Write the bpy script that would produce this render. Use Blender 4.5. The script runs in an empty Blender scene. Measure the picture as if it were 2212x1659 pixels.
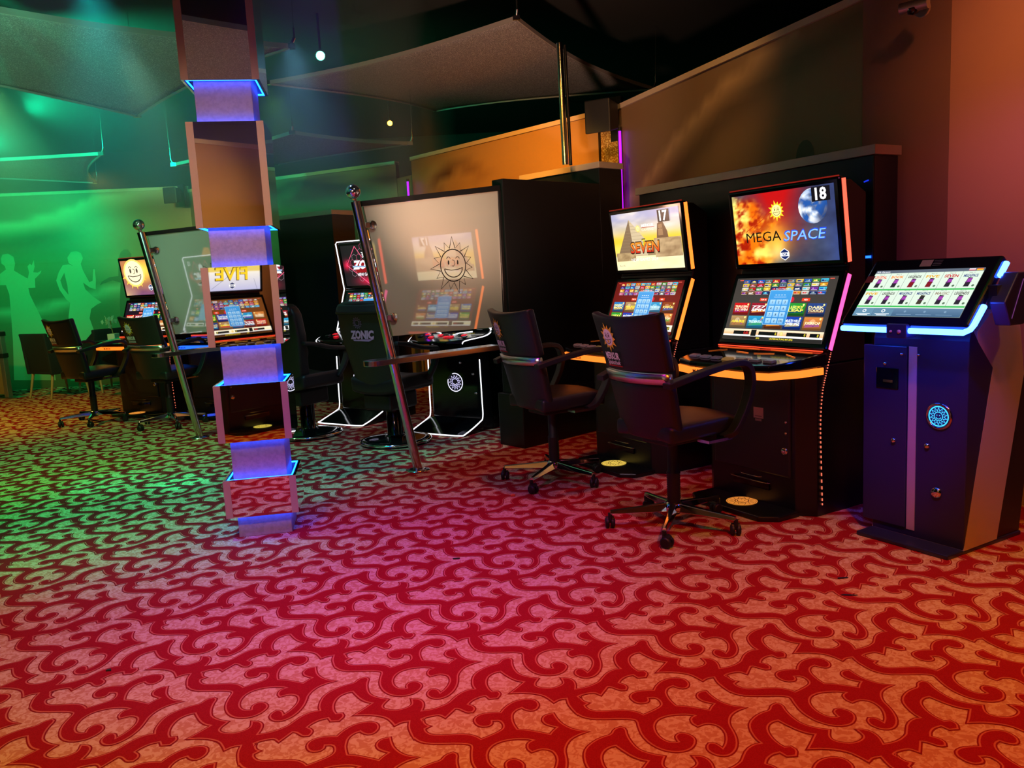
import bpy, bmesh, math, random
import numpy as np
from mathutils import Vector, Matrix
S = bpy.context.scene
COL = S.collection
rnd = random.Random(7)
PI = math.pi
def R(d): return math.radians(d)

# ---------------------------------------------------------------- camera
PITCH, ROLL, CAM_H = 0.136742, 0.052567, 1.35
cp, sp, cr, sr = math.cos(PITCH), math.sin(PITCH), math.cos(ROLL), math.sin(ROLL)
fwd = Vector((0, cp, -sp)); dwn = Vector((0, -sp, -cp)); rgt = Vector((1, 0, 0))
cx_ = cr*rgt + sr*dwn; cy_ = -sr*rgt + cr*dwn
cam = bpy.data.cameras.new('camera'); camo = bpy.data.objects.new('camera', cam); COL.objects.link(camo)
M = Matrix.Identity(4)
for i in range(3):
    M[i][0] = cx_[i]; M[i][1] = -cy_[i]; M[i][2] = -fwd[i]
M[2][3] = CAM_H
camo.matrix_world = M
cam.sensor_width = 36.0; cam.lens = 36.0*1723.57/2212; cam.clip_start = .02
S.camera = camo

# ---------------------------------------------------------------- world, view, lights
S.view_settings.view_transform = 'Standard'; S.view_settings.look = 'None'
S.view_settings.exposure = 0.0; S.view_settings.gamma = 1.0
S.cycles.max_bounces = 6; S.cycles.diffuse_bounces = 2; S.cycles.glossy_bounces = 4
S.cycles.transmission_bounces = 2; S.cycles.volume_bounces = 0
S.cycles.use_adaptive_sampling = True; S.cycles.adaptive_threshold = .02; S.cycles.sample_clamp_indirect = 4.0; S.cycles.caustics_reflective = False; S.cycles.caustics_refractive = False
W = bpy.data.worlds.new('world'); S.world = W; W.use_nodes = True
W.node_tree.nodes['Background'].inputs[0].default_value = (.9, .55, .45, 1)
W.node_tree.nodes['Background'].inputs[1].default_value = .003

def spot(name, loc, at, power, col, deg, blend=.6, r=.08):
    l = bpy.data.lights.new(name, 'SPOT'); l.energy = power; l.color = col
    l.spot_size = R(deg); l.spot_blend = blend; l.shadow_soft_size = r
    o = bpy.data.objects.new(name, l); COL.objects.link(o); o.location = loc
    o.rotation_euler = (Vector(at)-Vector(loc)).to_track_quat('-Z', 'Y').to_euler()
    return o
spot('carpet_wash', (1.3, 1.2, 3.6), (1.2, 1.9, 0), 442, (1.000, 0.158, 0.002), 80, .9)  # unseen spots; their grid and colours are fitted to the wanted carpet tones
spot('carpet_wash', (-0.2, 1.2, 2.95), (-0.2, 2.0, 0), 9, (0.000, 0.000, 1.000), 95, .9)
spot('carpet_wash', (2.6, 1.9, 3.0), (2.5, 3.1, 0), 60, (1.000, 0.40, 0.02), 60, .9)
spot('carpet_wash', (-1.7, 1.6, 2.95), (-1.7, 2.4, 0), 236, (1.000, 0.373, 0.000), 85, .9)
spot('carpet_wash', (1.4, 2.9, 3.7), (1.4, 3.5, 0), 33, (0.000, 1.000, 0.000), 60, .9)
spot('carpet_wash', (0.1, 3.1, 3.7), (0.1, 3.7, 0), 73, (1.000, 0.000, 0.782), 60, .9)
spot('carpet_wash', (-0.7, 3.0, 2.95), (-0.8, 3.5, 0), 210, (0.26, 0.000, 1.000), 60, .9)
spot('carpet_wash', (-1.7, 3.1, 2.95), (-1.7, 3.7, 0), 42, (0.622, 0.248, 1.000), 65, .9)
spot('carpet_wash', (-2.0, 4.2, 2.9), (-2.0, 4.8, 0), 164, (0.000, 1.000, 0.995), 65, .9)
spot('carpet_wash', (-3.2, 4.2, 2.9), (-3.2, 4.9, 0), 243, (0.000, 1.000, 0.000), 70, .9)
spot('carpet_wash', (-3.6, 5.9, 2.9), (-3.7, 6.6, 0), 250, (0.222, 1.000, 0.269), 80, .9)
spot('carpet_wash', (-6.4, 7.8, 2.8), (-6.3, 9, 0), 225, (1.000, 0.748, 0.070), 100, .9)
spot('carpet_wash', (0.1, 4.9, 3.2), (0.1, 5.3, 0), 83, (1.000, 0.137, 0.000), 70, .9)
spot('carpet_wash', (-1.3, 5.4, 2.9), (-1.3, 6.0, 0), 106, (0.250, 0.670, 1.000), 70, .9)
spot('carpet_wash', (0.9, 3.9, 3.6), (0.9, 4.4, 0), 12, (0.000, 0.000, 1.000), 55, .9)
spot('wash_green_wall', (-6.9, 9.4, 2.7), (-6.85, 12.2, 1.95), 520, (.0, 1., .26), 85, 1.)
spot('wash_amber_wall', (-4.7, 9.4, 2.7), (-4.75, 12.3, 2.2), 130, (1., .62, .05), 62, 1.)
spot('wash_green_back', (-2.3, 8.4, 3.3), (-2.6, 10.9, 2.2), 110, (.3, 1., .12), 60, .9)
spot('wash_orange_wall', (-.2, 5.9, 3.1), (.1, 8.6, 1.95), 520, (1., .36, .03), 60, .9)
spot('wash_orange_right', (.3, 4.4, 3.6), (1.4, 6.6, 2.4), 80, (1., .46, .12), 60, .9)
spot('wash_red_right', (1.7, 1.8, 3.2), (2.95, 3.8, 2.3), 210, (1., .28, .08), 50, .9)
spot('wash_violet_right', (1.5, 2.4, 2.4), (2.7, 4.0, 1.1), 40, (.85, .12, .5), 60, .9)
spot('panel_neutral', (.2, 3.6, 3.4), (-.4, 5.8, 1.5), 150, (.72, 1., .74), 36, .8)
spot('panel_green', (-2.2, 5.0, 2.8), (-2.6, 7.4, 1.5), 230, (.5, 1., .6), 34, .8)
spot('ceiling_green', (-4.4, 7.8, 3.1), (-3.9, 8.8, 3.9), 420, (.0, 1., .45), 125, .9)  # unseen spot added to spread the green veil over the dark ceiling
spot('sail_green', (-2.6, 3.0, 1.6), (-3.4, 6.2, 3.0), 300, (.22, 1., .5), 75, .9)
spot('sail_red', (-.2, 4.4, 1.4), (-.1, 8.4, 3.3), 230, (1., .55, .36), 75, .9)
spot('fill_rear_sail', (-1.4, 1.7, 1.5), (-1.4, 1.9, 3.0), 16, (1., .85, .7), 110, .9)  # added under the sail so its mirror image is bright enough
spot('fill_rear_wall', (-.6, 2.2, 2.9), (-1.9, .25, 1.9), 200, (1., .62, .3), 60, .9)  # added warm spot that brightens the wall reflected in the column
spot('column_warm', (-.9, 1.4, 2.4), (-1.4, 4.2, 1.7), 170, (1., .55, .38), 36, .9)
spot('chair_fill', (-1.1, 1.6, 2.6), (.45, 4.5, 1.05), 130, (1., .72, .9), 26, .9)  # added fill to bring out the printed chair backs, no lamp seen there
spot('fill_blue_terminal', (1.0, 2.3, 2.5), (1.78, 3.5, .85), 200, (.02, .04, 1.), 19, .9)  # added spot that turns the terminal body blue, source not seen
spot('fill_gold_strip', (.3, 6.3, 2.4), (1.0, 7.65, 2.4), 30, (1., .55, .08), 26, .9)  # unseen spot added to brighten the glitter strip


# ---------------------------------------------------------------- materials
def lin(c):
    return tuple(((x/255)/12.92 if x/255 <= .04045 else ((x/255+.055)/1.055)**2.4) for x in c)
MATS = {}
def mat(name, base=(.5, .5, .5), rough=.5, metal=0., emis=None, es=0., spec=.5, coat=0., attr=False, noise=None, bump=None, glitter=None):
    if name in MATS: return MATS[name]
    m = bpy.data.materials.new(name); m.use_nodes = True
    nt = m.node_tree; b = nt.nodes['Principled BSDF']
    b.inputs['Base Color'].default_value = (*base, 1); b.inputs['Roughness'].default_value = rough
    b.inputs['Metallic'].default_value = metal; b.inputs['Specular IOR Level'].default_value = spec
    b.inputs['Coat Weight'].default_value = coat; b.inputs['Coat Roughness'].default_value = .05
    if emis: b.inputs['Emission Color'].default_value = (*emis, 1); b.inputs['Emission Strength'].default_value = es
    tc = None
    def obco():
        return nt.nodes.new('ShaderNodeTexCoord').outputs['Object']
    if attr:
        a = nt.nodes.new('ShaderNodeAttribute'); a.attribute_name = 'Col'
        if attr == 'emit':
            nt.links.new(a.outputs['Color'], b.inputs['Emission Color']); b.inputs['Emission Strength'].default_value = es
        else: nt.links.new(a.outputs['Color'], b.inputs['Base Color'])
    if noise:                      # (scale, second colour, low, high)
        n = nt.nodes.new('ShaderNodeTexNoise'); n.inputs['Scale'].default_value = noise[0]; n.inputs['Detail'].default_value = 2.
        if len(noise) > 4: n.inputs['Distortion'].default_value = noise[4]
        rp = nt.nodes.new('ShaderNodeValToRGB'); rp.color_ramp.elements[0].position = noise[2]; rp.color_ramp.elements[1].position = noise[3]
        rp.color_ramp.elements[0].color = (*base, 1); rp.color_ramp.elements[1].color = (*noise[1], 1)
        nt.links.new(obco(), n.inputs['Vector']); nt.links.new(n.outputs['Fac'], rp.inputs['Fac']); nt.links.new(rp.outputs['Color'], b.inputs['Base Color'])
    if glitter:                    # (scale, bright colour, threshold)
        v = nt.nodes.new('ShaderNodeTexVoronoi'); v.inputs['Scale'].default_value = glitter[0]
        sx = nt.nodes.new('ShaderNodeSeparateColor'); rp = nt.nodes.new('ShaderNodeValToRGB')
        rp.color_ramp.elements[0].position = glitter[2]; rp.color_ramp.elements[1].position = min(1, glitter[2]+.3)
        rp.color_ramp.elements[0].color = (*base, 1); rp.color_ramp.elements[1].color = (*glitter[1], 1)
        nt.links.new(obco(), v.inputs['Vector']); nt.links.new(v.outputs['Color'], sx.inputs[0]); nt.links.new(sx.outputs[0], rp.inputs['Fac'])
        nt.links.new(rp.outputs['Color'], b.inputs['Base Color'])
    if bump:
        n = nt.nodes.new('ShaderNodeTexNoise'); n.inputs['Scale'].default_value = bump[0]; n.inputs['Detail'].default_value = 3.
        bp = nt.nodes.new('ShaderNodeBump'); bp.inputs['Strength'].default_value = bump[1]; bp.inputs['Distance'].default_value = .002
        nt.links.new(obco(), n.inputs['Vector']); nt.links.new(n.outputs['Fac'], bp.inputs['Height']); nt.links.new(bp.outputs['Normal'], b.inputs['Normal'])
    MATS[name] = m
    return m
def glow(name, srgb, s): return mat(name, (.02, .02, .02), .4, emis=lin(srgb), es=s)
BLACK = mat('black_lacquer', (.006, .006, .007), .32, bump=(300, .1))
BLACKG = mat('black_gloss', (.004, .004, .005), .1)
DARKP = mat('dark_grey_panel', (.016, .015, .017), .38, bump=(400, .15))
LEATHER = mat('black_leather', (.012, .011, .012), .42, bump=(220, .35))
FABRIC = mat('black_fabric', (.01, .01, .011), .85, bump=(500, .4))
PLASTIC = mat('black_plastic', (.01, .01, .01), .5)
CHROME = mat('chrome', (.8, .8, .82), .08, 1.)
STEEL = mat('brushed_steel', (.62, .6, .58), .2, 1., bump=(120, .05))
ALU = mat('aluminium_trim', (.5, .49, .47), .38, .9)
MIRROR = mat('mirror', (.8, .78, .76), .015, 1.)
OAKSTRIP = mat('pale_corner_strip', (.56, .46, .38), .5)
PLASTER = mat('pale_plaster', (.5, .47, .44), .75, noise=(60, (.42, .39, .37), .4, .65), bump=(90, .5))
PRINT = mat('printed_ink', (.5, .5, .5), .55, attr='base')
SCREEN = mat('screen_picture', (.004, .004, .004), .2, attr='emit', es=1.35)
SAILM = mat('glitter_sail_cloth', (.2, .19, .19), .7, glitter=(260, (.75, .72, .68), .72), bump=(200, .3))
GLITTER = mat('gold_glitter', (.42, .2, .03), .4, glitter=(120, (1., .75, .3), .6))
CAPMAT = mat('metal_cornice', (.6, .5, .4), .42, .45, bump=(60, .3))

# ---------------------------------------------------------------- mesh helper
class MB:
    def __init__(s): s.v = []; s.f = []; s.m = []; s.c = []; s.sm = []
    def add(s, vs, fs, m=0, c=None, smooth=False):
        n = len(s.v); s.v += [tuple(p) for p in vs]
        s.c += (list(c) if c and isinstance(c[0], (tuple, list)) else [c or (0, 0, 0)]*len(vs))
        for f in fs: s.f.append(tuple(i+n for i in f)); s.m.append(m); s.sm.append(smooth)
        return s
    def box(s, x0, x1, y0, y1, z0, z1, m=0):
        v = [(x, y, z) for z in (z0, z1) for y in (y0, y1) for x in (x0, x1)]
        return s.add(v, [(0, 2, 3, 1), (4, 5, 7, 6), (0, 1, 5, 4), (2, 6, 7, 3), (0, 4, 6, 2), (1, 3, 7, 5)], m)
    def prism(s, poly, ax, a, b, m=0):
        """extrude a closed 2D outline along an axis: 'z' (x,y), 'x' (y,z), 'y' (x,z)"""
        def P(p, t): return {'z': (p[0], p[1], t), 'x': (t, p[0], p[1]), 'y': (p[0], t, p[1])}[ax]
        n = len(poly); v = [P(p, a) for p in poly]+[P(p, b) for p in poly]
        ar = sum(poly[i][0]*poly[(i+1) % n][1]-poly[(i+1) % n][0]*poly[i][1] for i in range(n))
        if ax == 'y': ar = -ar
        if b < a: ar = -ar
        f = [tuple(range(n))[::-1], tuple(range(n, 2*n))]+[(i, (i+1) % n, (i+1) % n+n, i+n) for i in range(n)]
        if ar < 0: f = [q[::-1] for q in f]
        return s.add(v, f, m)
    def tube(s, path, r, n=8, m=0, closed=False, sm=True):
        P = [Vector(p) for p in path]; k = len(P); rr = r if isinstance(r, (list, tuple)) else [r]*k
        vs = []; up = None
        for i, p in enumerate(P):
            a = P[(i-1) % k] if (i or closed) else P[i]; b = P[(i+1) % k] if (i < k-1 or closed) else P[i]
            t = (b-a).normalized()
            if up is None: up = t.orthogonal().normalized()
            up = (up-t*up.dot(t)); up = up.normalized() if up.length > 1e-6 else t.orthogonal().normalized()
            w = t.cross(up)
            for j in range(n):
                q = 2*PI*j/n; vs.append(p+(up*math.cos(q)+w*math.sin(q))*rr[i])
        f = []
        for i in range(k if closed else k-1):
            for j in range(n):
                a0 = i*n+j; a1 = i*n+(j+1) % n; b0 = ((i+1) % k)*n+j; b1 = ((i+1) % k)*n+(j+1) % n
                f.append((a0, a1, b1, b0))
        s.add(vs, f, m, smooth=sm)
        if not closed:
            s.add(vs[:n], [tuple(range(n))[::-1]], m); s.add(vs[-n:], [tuple(range(n))], m)
        return s
    def strip(s, path, side, w, t, m=0):
        """a flat bar of width w (along side vector) and thickness t swept along a path"""
        P = [Vector(p) for p in path]; sd = Vector(side).normalized(); k = len(P); vs = []
        for i, p in enumerate(P):
            tn = (P[min(i+1, k-1)]-P[max(i-1, 0)]).normalized(); nn = tn.cross(sd).normalized()
            for a, b in ((-1, -1), (1, -1), (1, 1), (-1, 1)): vs.append(p+sd*(a*w/2)+nn*(b*t/2))
        f = [(3, 2, 1, 0), tuple(range(4*k-4, 4*k))]
        for i in range(k-1):
            for j in range(4): f.append((4*i+j, 4*i+(j+1) % 4, 4*i+4+(j+1) % 4, 4*i+4+j))
        return s.add(vs, f, m)
    def lathe(s, prof, c=(0, 0, 0), n=24, m=0, ax='z', sm=True):
        vs = []; f = []
        for r, h in prof:
            for j in range(n):
                q = 2*PI*j/n; a, b = r*math.cos(q), r*math.sin(q)
                p = {'z': (a, b, h), 'y': (a, h, -b), 'x': (h, a, b)}[ax]
                vs.append((c[0]+p[0], c[1]+p[1], c[2]+p[2]))
        for i in range(len(prof)-1):
            for j in range(n): f.append((i*n+j, i*n+(j+1) % n, (i+1)*n+(j+1) % n, (i+1)*n+j))
        s.add(vs, f, m, smooth=sm)
        k = len(prof)
        if prof[0][0] > 1e-5: s.add(vs[:n], [tuple(range(n))[::-1]], m)
        if prof[-1][0] > 1e-5: s.add(vs[-n:], [tuple(range(n))], m)
        return s
    def shell(s, fn, nu, nv, th, m=0, sm=True):
        """curved slab: fn(u,v) -> point, offset by thickness vector th"""
        t = Vector(th); vs = []
        for k in (0, 1):
            for j in range(nv+1):
                for i in range(nu+1): vs.append(Vector(fn(i/nu, j/nv))+t*k)
        N = (nu+1)*(nv+1); f = []
        for j in range(nv):
            for i in range(nu):
                a = j*(nu+1)+i; q = (a, a+1, a+nu+2, a+nu+1); f.append(q); f.append(tuple(x+N for x in q[::-1]))
        for i in range(nu):
            a = i; f.append((a, a+N, a+1+N, a+1)); a = nv*(nu+1)+i; f.append((a+1, a+1+N, a+N, a))
        for j in range(nv):
            a = j*(nu+1); b = a+nu+1; f.append((b, b+N, a+N, a)); a = a+nu; b = b+nu; f.append((a, a+N, b+N, b))
        return s.add(vs, f, m, smooth=sm)
    def build(s, name, mats, parent=None, bevel=0, seg=2, smooth=None, solid=0, sub=0, label=None):
        me = bpy.data.meshes.new(name); me.from_pydata([tuple(v) for v in s.v], [], s.f)
        for mm in (mats if isinstance(mats, (list, tuple)) else [mats]): me.materials.append(mm)
        me.polygons.foreach_set('material_index', s.m); me.polygons.foreach_set('use_smooth', s.sm)
        if any(c != (0, 0, 0) for c in s.c):
            at = me.color_attributes.new('Col', 'FLOAT_COLOR', 'POINT')
            at.data.foreach_set('color', np.array([(*c[:3], 1.) for c in s.c], 'f').ravel())
        me.update()
        if smooth: me.polygons.foreach_set('use_smooth', [True]*len(me.polygons)); me.set_sharp_from_angle(angle=R(smooth))
        o = bpy.data.objects.new(name, me); COL.objects.link(o)
        if bevel:
            b = o.modifiers.new('bevel', 'BEVEL'); b.width = bevel; b.segments = seg; b.limit_method = 'ANGLE'; b.angle_limit = R(35)
        if sub:
            b = o.modifiers.new('sub', 'SUBSURF'); b.levels = sub; b.render_levels = sub
        if solid:
            b = o.modifiers.new('solid', 'SOLIDIFY'); b.thickness = solid; b.offset = 0
        if parent: o.parent = parent
        if label: o['label'] = label
        return o
def tag(o, label, cat, group=None, kind=None):
    o['label'] = label; o['category'] = cat
    if group: o['group'] = group
    if kind: o['kind'] = kind
    return o
def thing(name, loc, deg, label, cat, group=None):
    """an Empty at the base; local +Y points along the compass angle deg"""
    o = bpy.data.objects.new(name, None); o.empty_display_size = .1; COL.objects.link(o)
    o.location = loc; o.rotation_euler = (0, 0, R(deg-90))
    return tag(o, label, cat, group)
def struct(o, label=None):
    o['kind'] = 'structure'
    if label: o['label'] = label; 
    return o
def copy_tree(o, parent=None):
    c = o.copy(); COL.objects.link(c)
    if parent: c.parent = parent
    for ch in list(o.children): copy_tree(ch, c)
    return c

# ---------------------------------------------------------------- flat pictures (screens, prints, emblems)
_tx = {}
def glyphs(s, bold=0., shear=0.):
    k = (s, bold, shear)
    if k not in _tx:
        cu = bpy.data.curves.new('t', 'FONT'); cu.body = s; cu.size = 1; cu.resolution_u = 2; cu.offset = bold; cu.shear = shear
        ob = bpy.data.objects.new('t', cu); me = ob.to_mesh()
        vs = [tuple(v.co) for v in me.vertices]; fs = [tuple(p.vertices) for p in me.polygons]
        ob.to_mesh_clear(); bpy.data.objects.remove(ob); bpy.data.curves.remove(cu)
        if not vs: vs = [(0, 0, 0), (1, 0, 0), (1, 1, 0)]; fs = []
        _tx[k] = (vs, fs)
    return _tx[k]
class Canvas:
    """picture in metres: fn(x, y, layer) -> 3D point; colours are sRGB 0-255"""
    def __init__(s, O, U, V, eps=.00012, fn=None):
        s.mb = MB(); s.k = 1; s.O = Vector(O); s.U = Vector(U).normalized(); s.V = Vector(V).normalized(); s.N = s.U.cross(s.V); s.eps = eps; s.fn = fn
    def P(s, x, y, k):
        if s.fn: return s.fn(x, y, k*s.eps)
        return s.O+s.U*x+s.V*y+s.N*(k*s.eps)
    def poly(s, pts, c, cs=None):
        k = s.k; s.k += 1
        col = [lin(q) for q in cs] if cs else [lin(c)]*len(pts)
        s.mb.add([s.P(x, y, k) for x, y in pts], [tuple(range(len(pts)))], 0, col)
    def rect(s, x, y, w, h, c, c2=None):
        s.poly([(x, y), (x+w, y), (x+w, y+h), (x, y+h)], c, [c, c, c2, c2] if c2 else None)
    def frame(s, x, y, w, h, t, c):
        s.rect(x, y, w, t, c); s.k -= 1; s.rect(x, y+h-t, w, t, c); s.k -= 1; s.rect(x, y+t, t, h-2*t, c); s.k -= 1; s.rect(x+w-t, y+t, t, h-2*t, c)
    def disc(s, x, y, r, c, n=20, ry=None, a0=0, a1=2*PI):
        ry = ry or r; s.poly([(x+r*math.cos(a0+(a1-a0)*i/n), y+ry*math.sin(a0+(a1-a0)*i/n)) for i in range(n)], c)
    def ring(s, x, y, r0, r1, c, n=28, a0=0., a1=2*PI, q=1.):
        k = s.k; s.k += 1; full = abs(a1-a0-2*PI) < 1e-6; m = n if full else n+1
        vs = []
        for r in (r0, r1):
            for i in range(m):
                a = a0+(a1-a0)*i/n; vs.append(s.P(x+r*math.cos(a)*q, y+r*math.sin(a), k))
        s.mb.add(vs, [(i, (i+1) % m, (i+1) % m+m, i+m) for i in range(n)], 0, lin(c))
    def line(s, pts, w, c, closed=False):
        k = s.k; s.k += 1; n = len(pts); vs = []
        for i, p in enumerate(pts):
            a = Vector(pts[(i-1) % n] if (closed or i) else p); b = Vector(pts[(i+1) % n] if (closed or i < n-1) else p)
            t = (b-a).normalized(); nn = Vector((-t.y, t.x))*w/2
            vs += [s.P(p[0]+nn.x, p[1]+nn.y, k), s.P(p[0]-nn.x, p[1]-nn.y, k)]
        s.mb.add(vs, [(2*i, 2*i+1, 2*((i+1) % n)+1, 2*((i+1) % n)) for i in range(n if closed else n-1)], 0, lin(c))
    def text(s, t, x, y, h, c, w=None, bold=.02, shear=0., al='l', c2=None):
        vs, fs = glyphs(t, bold, shear); xs = [v[0] for v in vs]; x0, x1 = min(xs), max(xs)
        sy = h/.72; sx = (w/(x1-x0)) if w else sy; W = (x1-x0)*sx
        ox = x-x0*sx-{'l': 0, 'c': W/2, 'r': W}[al]
        k = s.k; s.k += 1; ca, cb = lin(c), lin(c2 or c)
        cs = [tuple(ca[i]+(cb[i]-ca[i])*min(1, max(0, v[1]/.72)) for i in range(3)) for v in vs]
        s.mb.add([s.P(ox+v[0]*sx, y+v[1]*sy, k) for v in vs], fs, 0, cs)
    def image(s, x, y, w, h, nx, ny, fn):
        k = s.k; s.k += 1; vs = []; cs = []
        for j in range(ny+1):
            for i in range(nx+1):
                vs.append(s.P(x+w*i/nx, y+h*j/ny, k)); cs.append(lin([min(255, max(0, q)) for q in fn(i/nx, j/ny)]))
        s.mb.add(vs, [(j*(nx+1)+i, j*(nx+1)+i+1, (j+1)*(nx+1)+i+1, (j+1)*(nx+1)+i) for j in range(ny) for i in range(nx)], 0, cs)
    def build(s, name, m, parent, label=None): return s.mb.build(name, m, parent, label=label)
def noise2(x, y, seed=0):
    def h(i, j):
        n = math.sin(i*127.1+j*311.7+seed*74.7)*43758.5453; return n-math.floor(n)
    i, j = math.floor(x), math.floor(y); fx, fy = x-i, y-j; fx = fx*fx*(3-2*fx); fy = fy*fy*(3-2*fy)
    return (h(i, j)*(1-fx)+h(i+1, j)*fx)*(1-fy)+(h(i, j+1)*(1-fx)+h(i+1, j+1)*fx)*fy
def fbm(x, y, seed=0, o=4): return sum(noise2(x*2**k, y*2**k, seed+k)/2**(k+1) for k in range(o))
def mix(a, b, t):
    t = min(1, max(0, t)); return tuple(a[i]+(b[i]-a[i])*t for i in range(3))
def sun(c, x, y, r, ray, face, ink, n=15, outline=0, rot=.1, rays=True):
    """round sun emblem: pointed rays, disc and a smile"""
    tips = [(x+q*math.cos(rot+PI*i/n), y+q*math.sin(rot+PI*i/n)) for i in range(2*n) for q in [r*(1.0 if (i//2) % 2 else .86) if i % 2 else r*.6]]
    fr = r*.56
    if outline:
        c.line(tips, outline, ink, True); c.ring(x, y, fr-outline/2, fr+outline/2, ink)
    else:
        for i in range(2*n if rays else 0):
            if i % 2: c.poly([tips[i-1], tips[i], tips[(i+1) % (2*n)]], ray); c.k -= 1
        c.k += 1
        if rays: c.disc(x, y, r*.62, ray)
        c.disc(x, y, fr, face, 24)
    t = outline*.75 if outline else r*.045
    for sx in (-1, 1):
        c.disc(x+sx*fr*.36, y+fr*.18, fr*(.06 if outline else .1), ink, 10, fr*(.15 if outline else .2))
        c.line([(x+sx*fr*.36+fr*.2*math.cos(a), y+fr*.22+fr*.32*math.sin(a)) for a in (R(40), R(70), R(100), R(140))], t*.7, ink)
    c.line([(x-fr*.06, y+fr*.34), (x+fr*.08, y+fr*.3), (x+fr*.13, y+fr*.08), (x, y-fr*.06), (x-fr*.08, y-fr*.02)], t*.7, ink)
    c.line([(x+fr*.72*math.cos(a), y-fr*.14+fr*.6*math.sin(a)) for a in [R(188+i*(164/10)) for i in range(11)]], t, ink)
    c.line([(x-fr*.72, y-fr*.2), (x-fr*.2, y-fr*.3), (x+fr*.3, y-fr*.27), (x+fr*.74, y-fr*.16)], t*.8, ink)


# ================================================================ SETTING
# ---- carpet: scroll motif laid in a half-drop repeat over the beige ground
CP_A = [(-466,201),(-477,187),(-472,163),(-459,152),(-475,144),(-474,124),(-457,101),(-422,91),(-380,85),(-347,75),(-327,58),(-316,41),(-287,52),(-252,69),(-238,85),(-237,109),(-245,128),(-270,133),(-272,116),(-283,106),(-306,109),(-318,126),(-321,150),(-309,169),(-283,177),(-253,173),(-235,168),(-219,192),(-193,216),(-164,226),(-136,224),(-116,210),(-112,183),(-123,162),(-139,155),(-156,166),(-166,181),(-187,174),(-204,153),(-210,119),(-208,88),(-203,64),(-176,54),(-146,35),(-112,13),(-101,28),(-82,45),(-100,59),(-114,73),(-119,97),(-105,119),(-79,121),(-77,97),(-70,64),(-51,31),(-28,11),(0,0),(-27,-4),(-58,-20),(-77,-41),(-92,-73),(-95,-106),(-101,-138),(-114,-171),(-134,-197),(-156,-210),(-175,-209),(-191,-198),(-201,-178),(-197,-158),(-185,-146),(-172,-149),(-164,-163),(-160,-180),(-143,-163),(-127,-136),(-117,-105),(-120,-72),(-135,-55),(-155,-48),(-182,-56),(-191,-38),(-185,-12),(-164,-2),(-183,11),(-212,19),(-249,21),(-282,10),(-304,-15),(-313,-48),(-311,-82),(-297,-110),(-278,-119),(-264,-118),(-265,-94),(-254,-80),(-237,-78),(-221,-94),(-216,-116),(-229,-141),(-250,-158),(-278,-162),(-307,-153),(-330,-132),(-346,-101),(-354,-61),(-350,-18),(-343,15),(-351,28),(-383,41),(-429,51),(-468,62),(-493,79),(-505,98),(-512,116),(-517,142)]
CP_B = [(-378,280),(-349,315),(-318,332),(-293,332),(-299,360),(-293,406),(-278,437),(-245,464),(-214,477),(-190,481),(-173,506),(-153,512),(-142,501),(-149,466),(-147,421),(-137,387),(-109,360),(-80,344),(-98,317),(-100,297),(-85,280),(-57,268),(-30,271),(-7,284),(-1,299),(-3,324),(18,318),(30,300),(31,274),(22,243),(57,243),(95,256),(134,285),(155,306),(146,254),(93,188),(79,208),(61,210),(33,206),(18,197),(25,173),(36,148),(14,134),(-8,98),(-15,129),(-20,161),(-16,197),(-42,198),(-62,185),(-70,206),(-84,234),(-112,255),(-145,269),(-184,277),(-159,301),(-127,335),(-148,348),(-166,370),(-182,402),(-193,428),(-214,426),(-236,412),(-250,388),(-256,355),(-253,321),(-244,299),(-225,297),(-219,279),(-233,258),(-257,261),(-266,283),(-292,280),(-316,265),(-331,244),(-315,228),(-312,211),(-321,197),(-337,199),(-348,213),(-360,228),(-379,233),(-396,226),(-405,244)]

BEIGE = mat('carpet_beige_ground', (.66, .44, .30), .95, spec=.1, noise=(42, (.55, .26, .15), .46, .54, 1.4), bump=(700, .25))
CRED = mat('carpet_red_scroll', (.36, .012, .018), .95, spec=.1, noise=(300, (.30, .008, .014), .4, .6), bump=(700, .25))
CLINE = mat('carpet_salmon_line', (.58, .15, .10), .95, spec=.1)
CDARK = mat('carpet_dark_edge', (.25, .012, .014), .95, spec=.1)
def offset(poly, d):
    n = len(poly); ar = sum(poly[i][0]*poly[(i+1) % n][1]-poly[(i+1) % n][0]*poly[i][1] for i in range(n)); sg = 1 if ar > 0 else -1
    out = []
    for i in range(n):
        p = Vector(poly[i]); a = p-Vector(poly[i-1]); b = Vector(poly[(i+1) % n])-p
        na = Vector((a.y, -a.x)).normalized()*sg; nb = Vector((b.y, -b.x)).normalized()*sg
        m = na+nb; l = m.length_squared
        m = na if l < .15 else m*(2/l) if l > .9 else m*(2/.9)
        out.append(tuple(p+m*d))
    return out
def chaikin(poly):
    """round off the gentle corners, keep the sharp cusps"""
    n = len(poly); out = []
    for i in range(n):
        p = Vector(poly[i]); a = p-Vector(poly[i-1]); b = Vector(poly[(i+1) % n])-p
        if a.length < 1e-6 or b.length < 1e-6 or a.angle(b) > 1.0: out.append(tuple(p))
        else: out += [tuple(p-a*.25), tuple(p+b*.25)]
    return out
T0 = np.array([.6645, 2.2785]); ANG = R(9.6866); EA = np.array([math.cos(ANG), math.sin(ANG)]); EB = np.array([-EA[1], EA[0]])
fl_ = MB(); fl_.add([(-11, -5, 0), (6, -5, 0), (6, 15, 0), (-11, 15, 0)], [(0, 1, 2, 3)], 0)
PA, PB = chaikin([(x/1000, y/1000) for x, y in CP_A]), chaikin([(x/1000, y/1000) for x, y in CP_B])
LAY = [(3, .007, .0004), (2, .0025, .0011), (1, -.0022, .0018)]
LP = {(k, m): offset(p, d) for k, p in ((0, PA), (1, PB)) for m, d, z in LAY}
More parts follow.
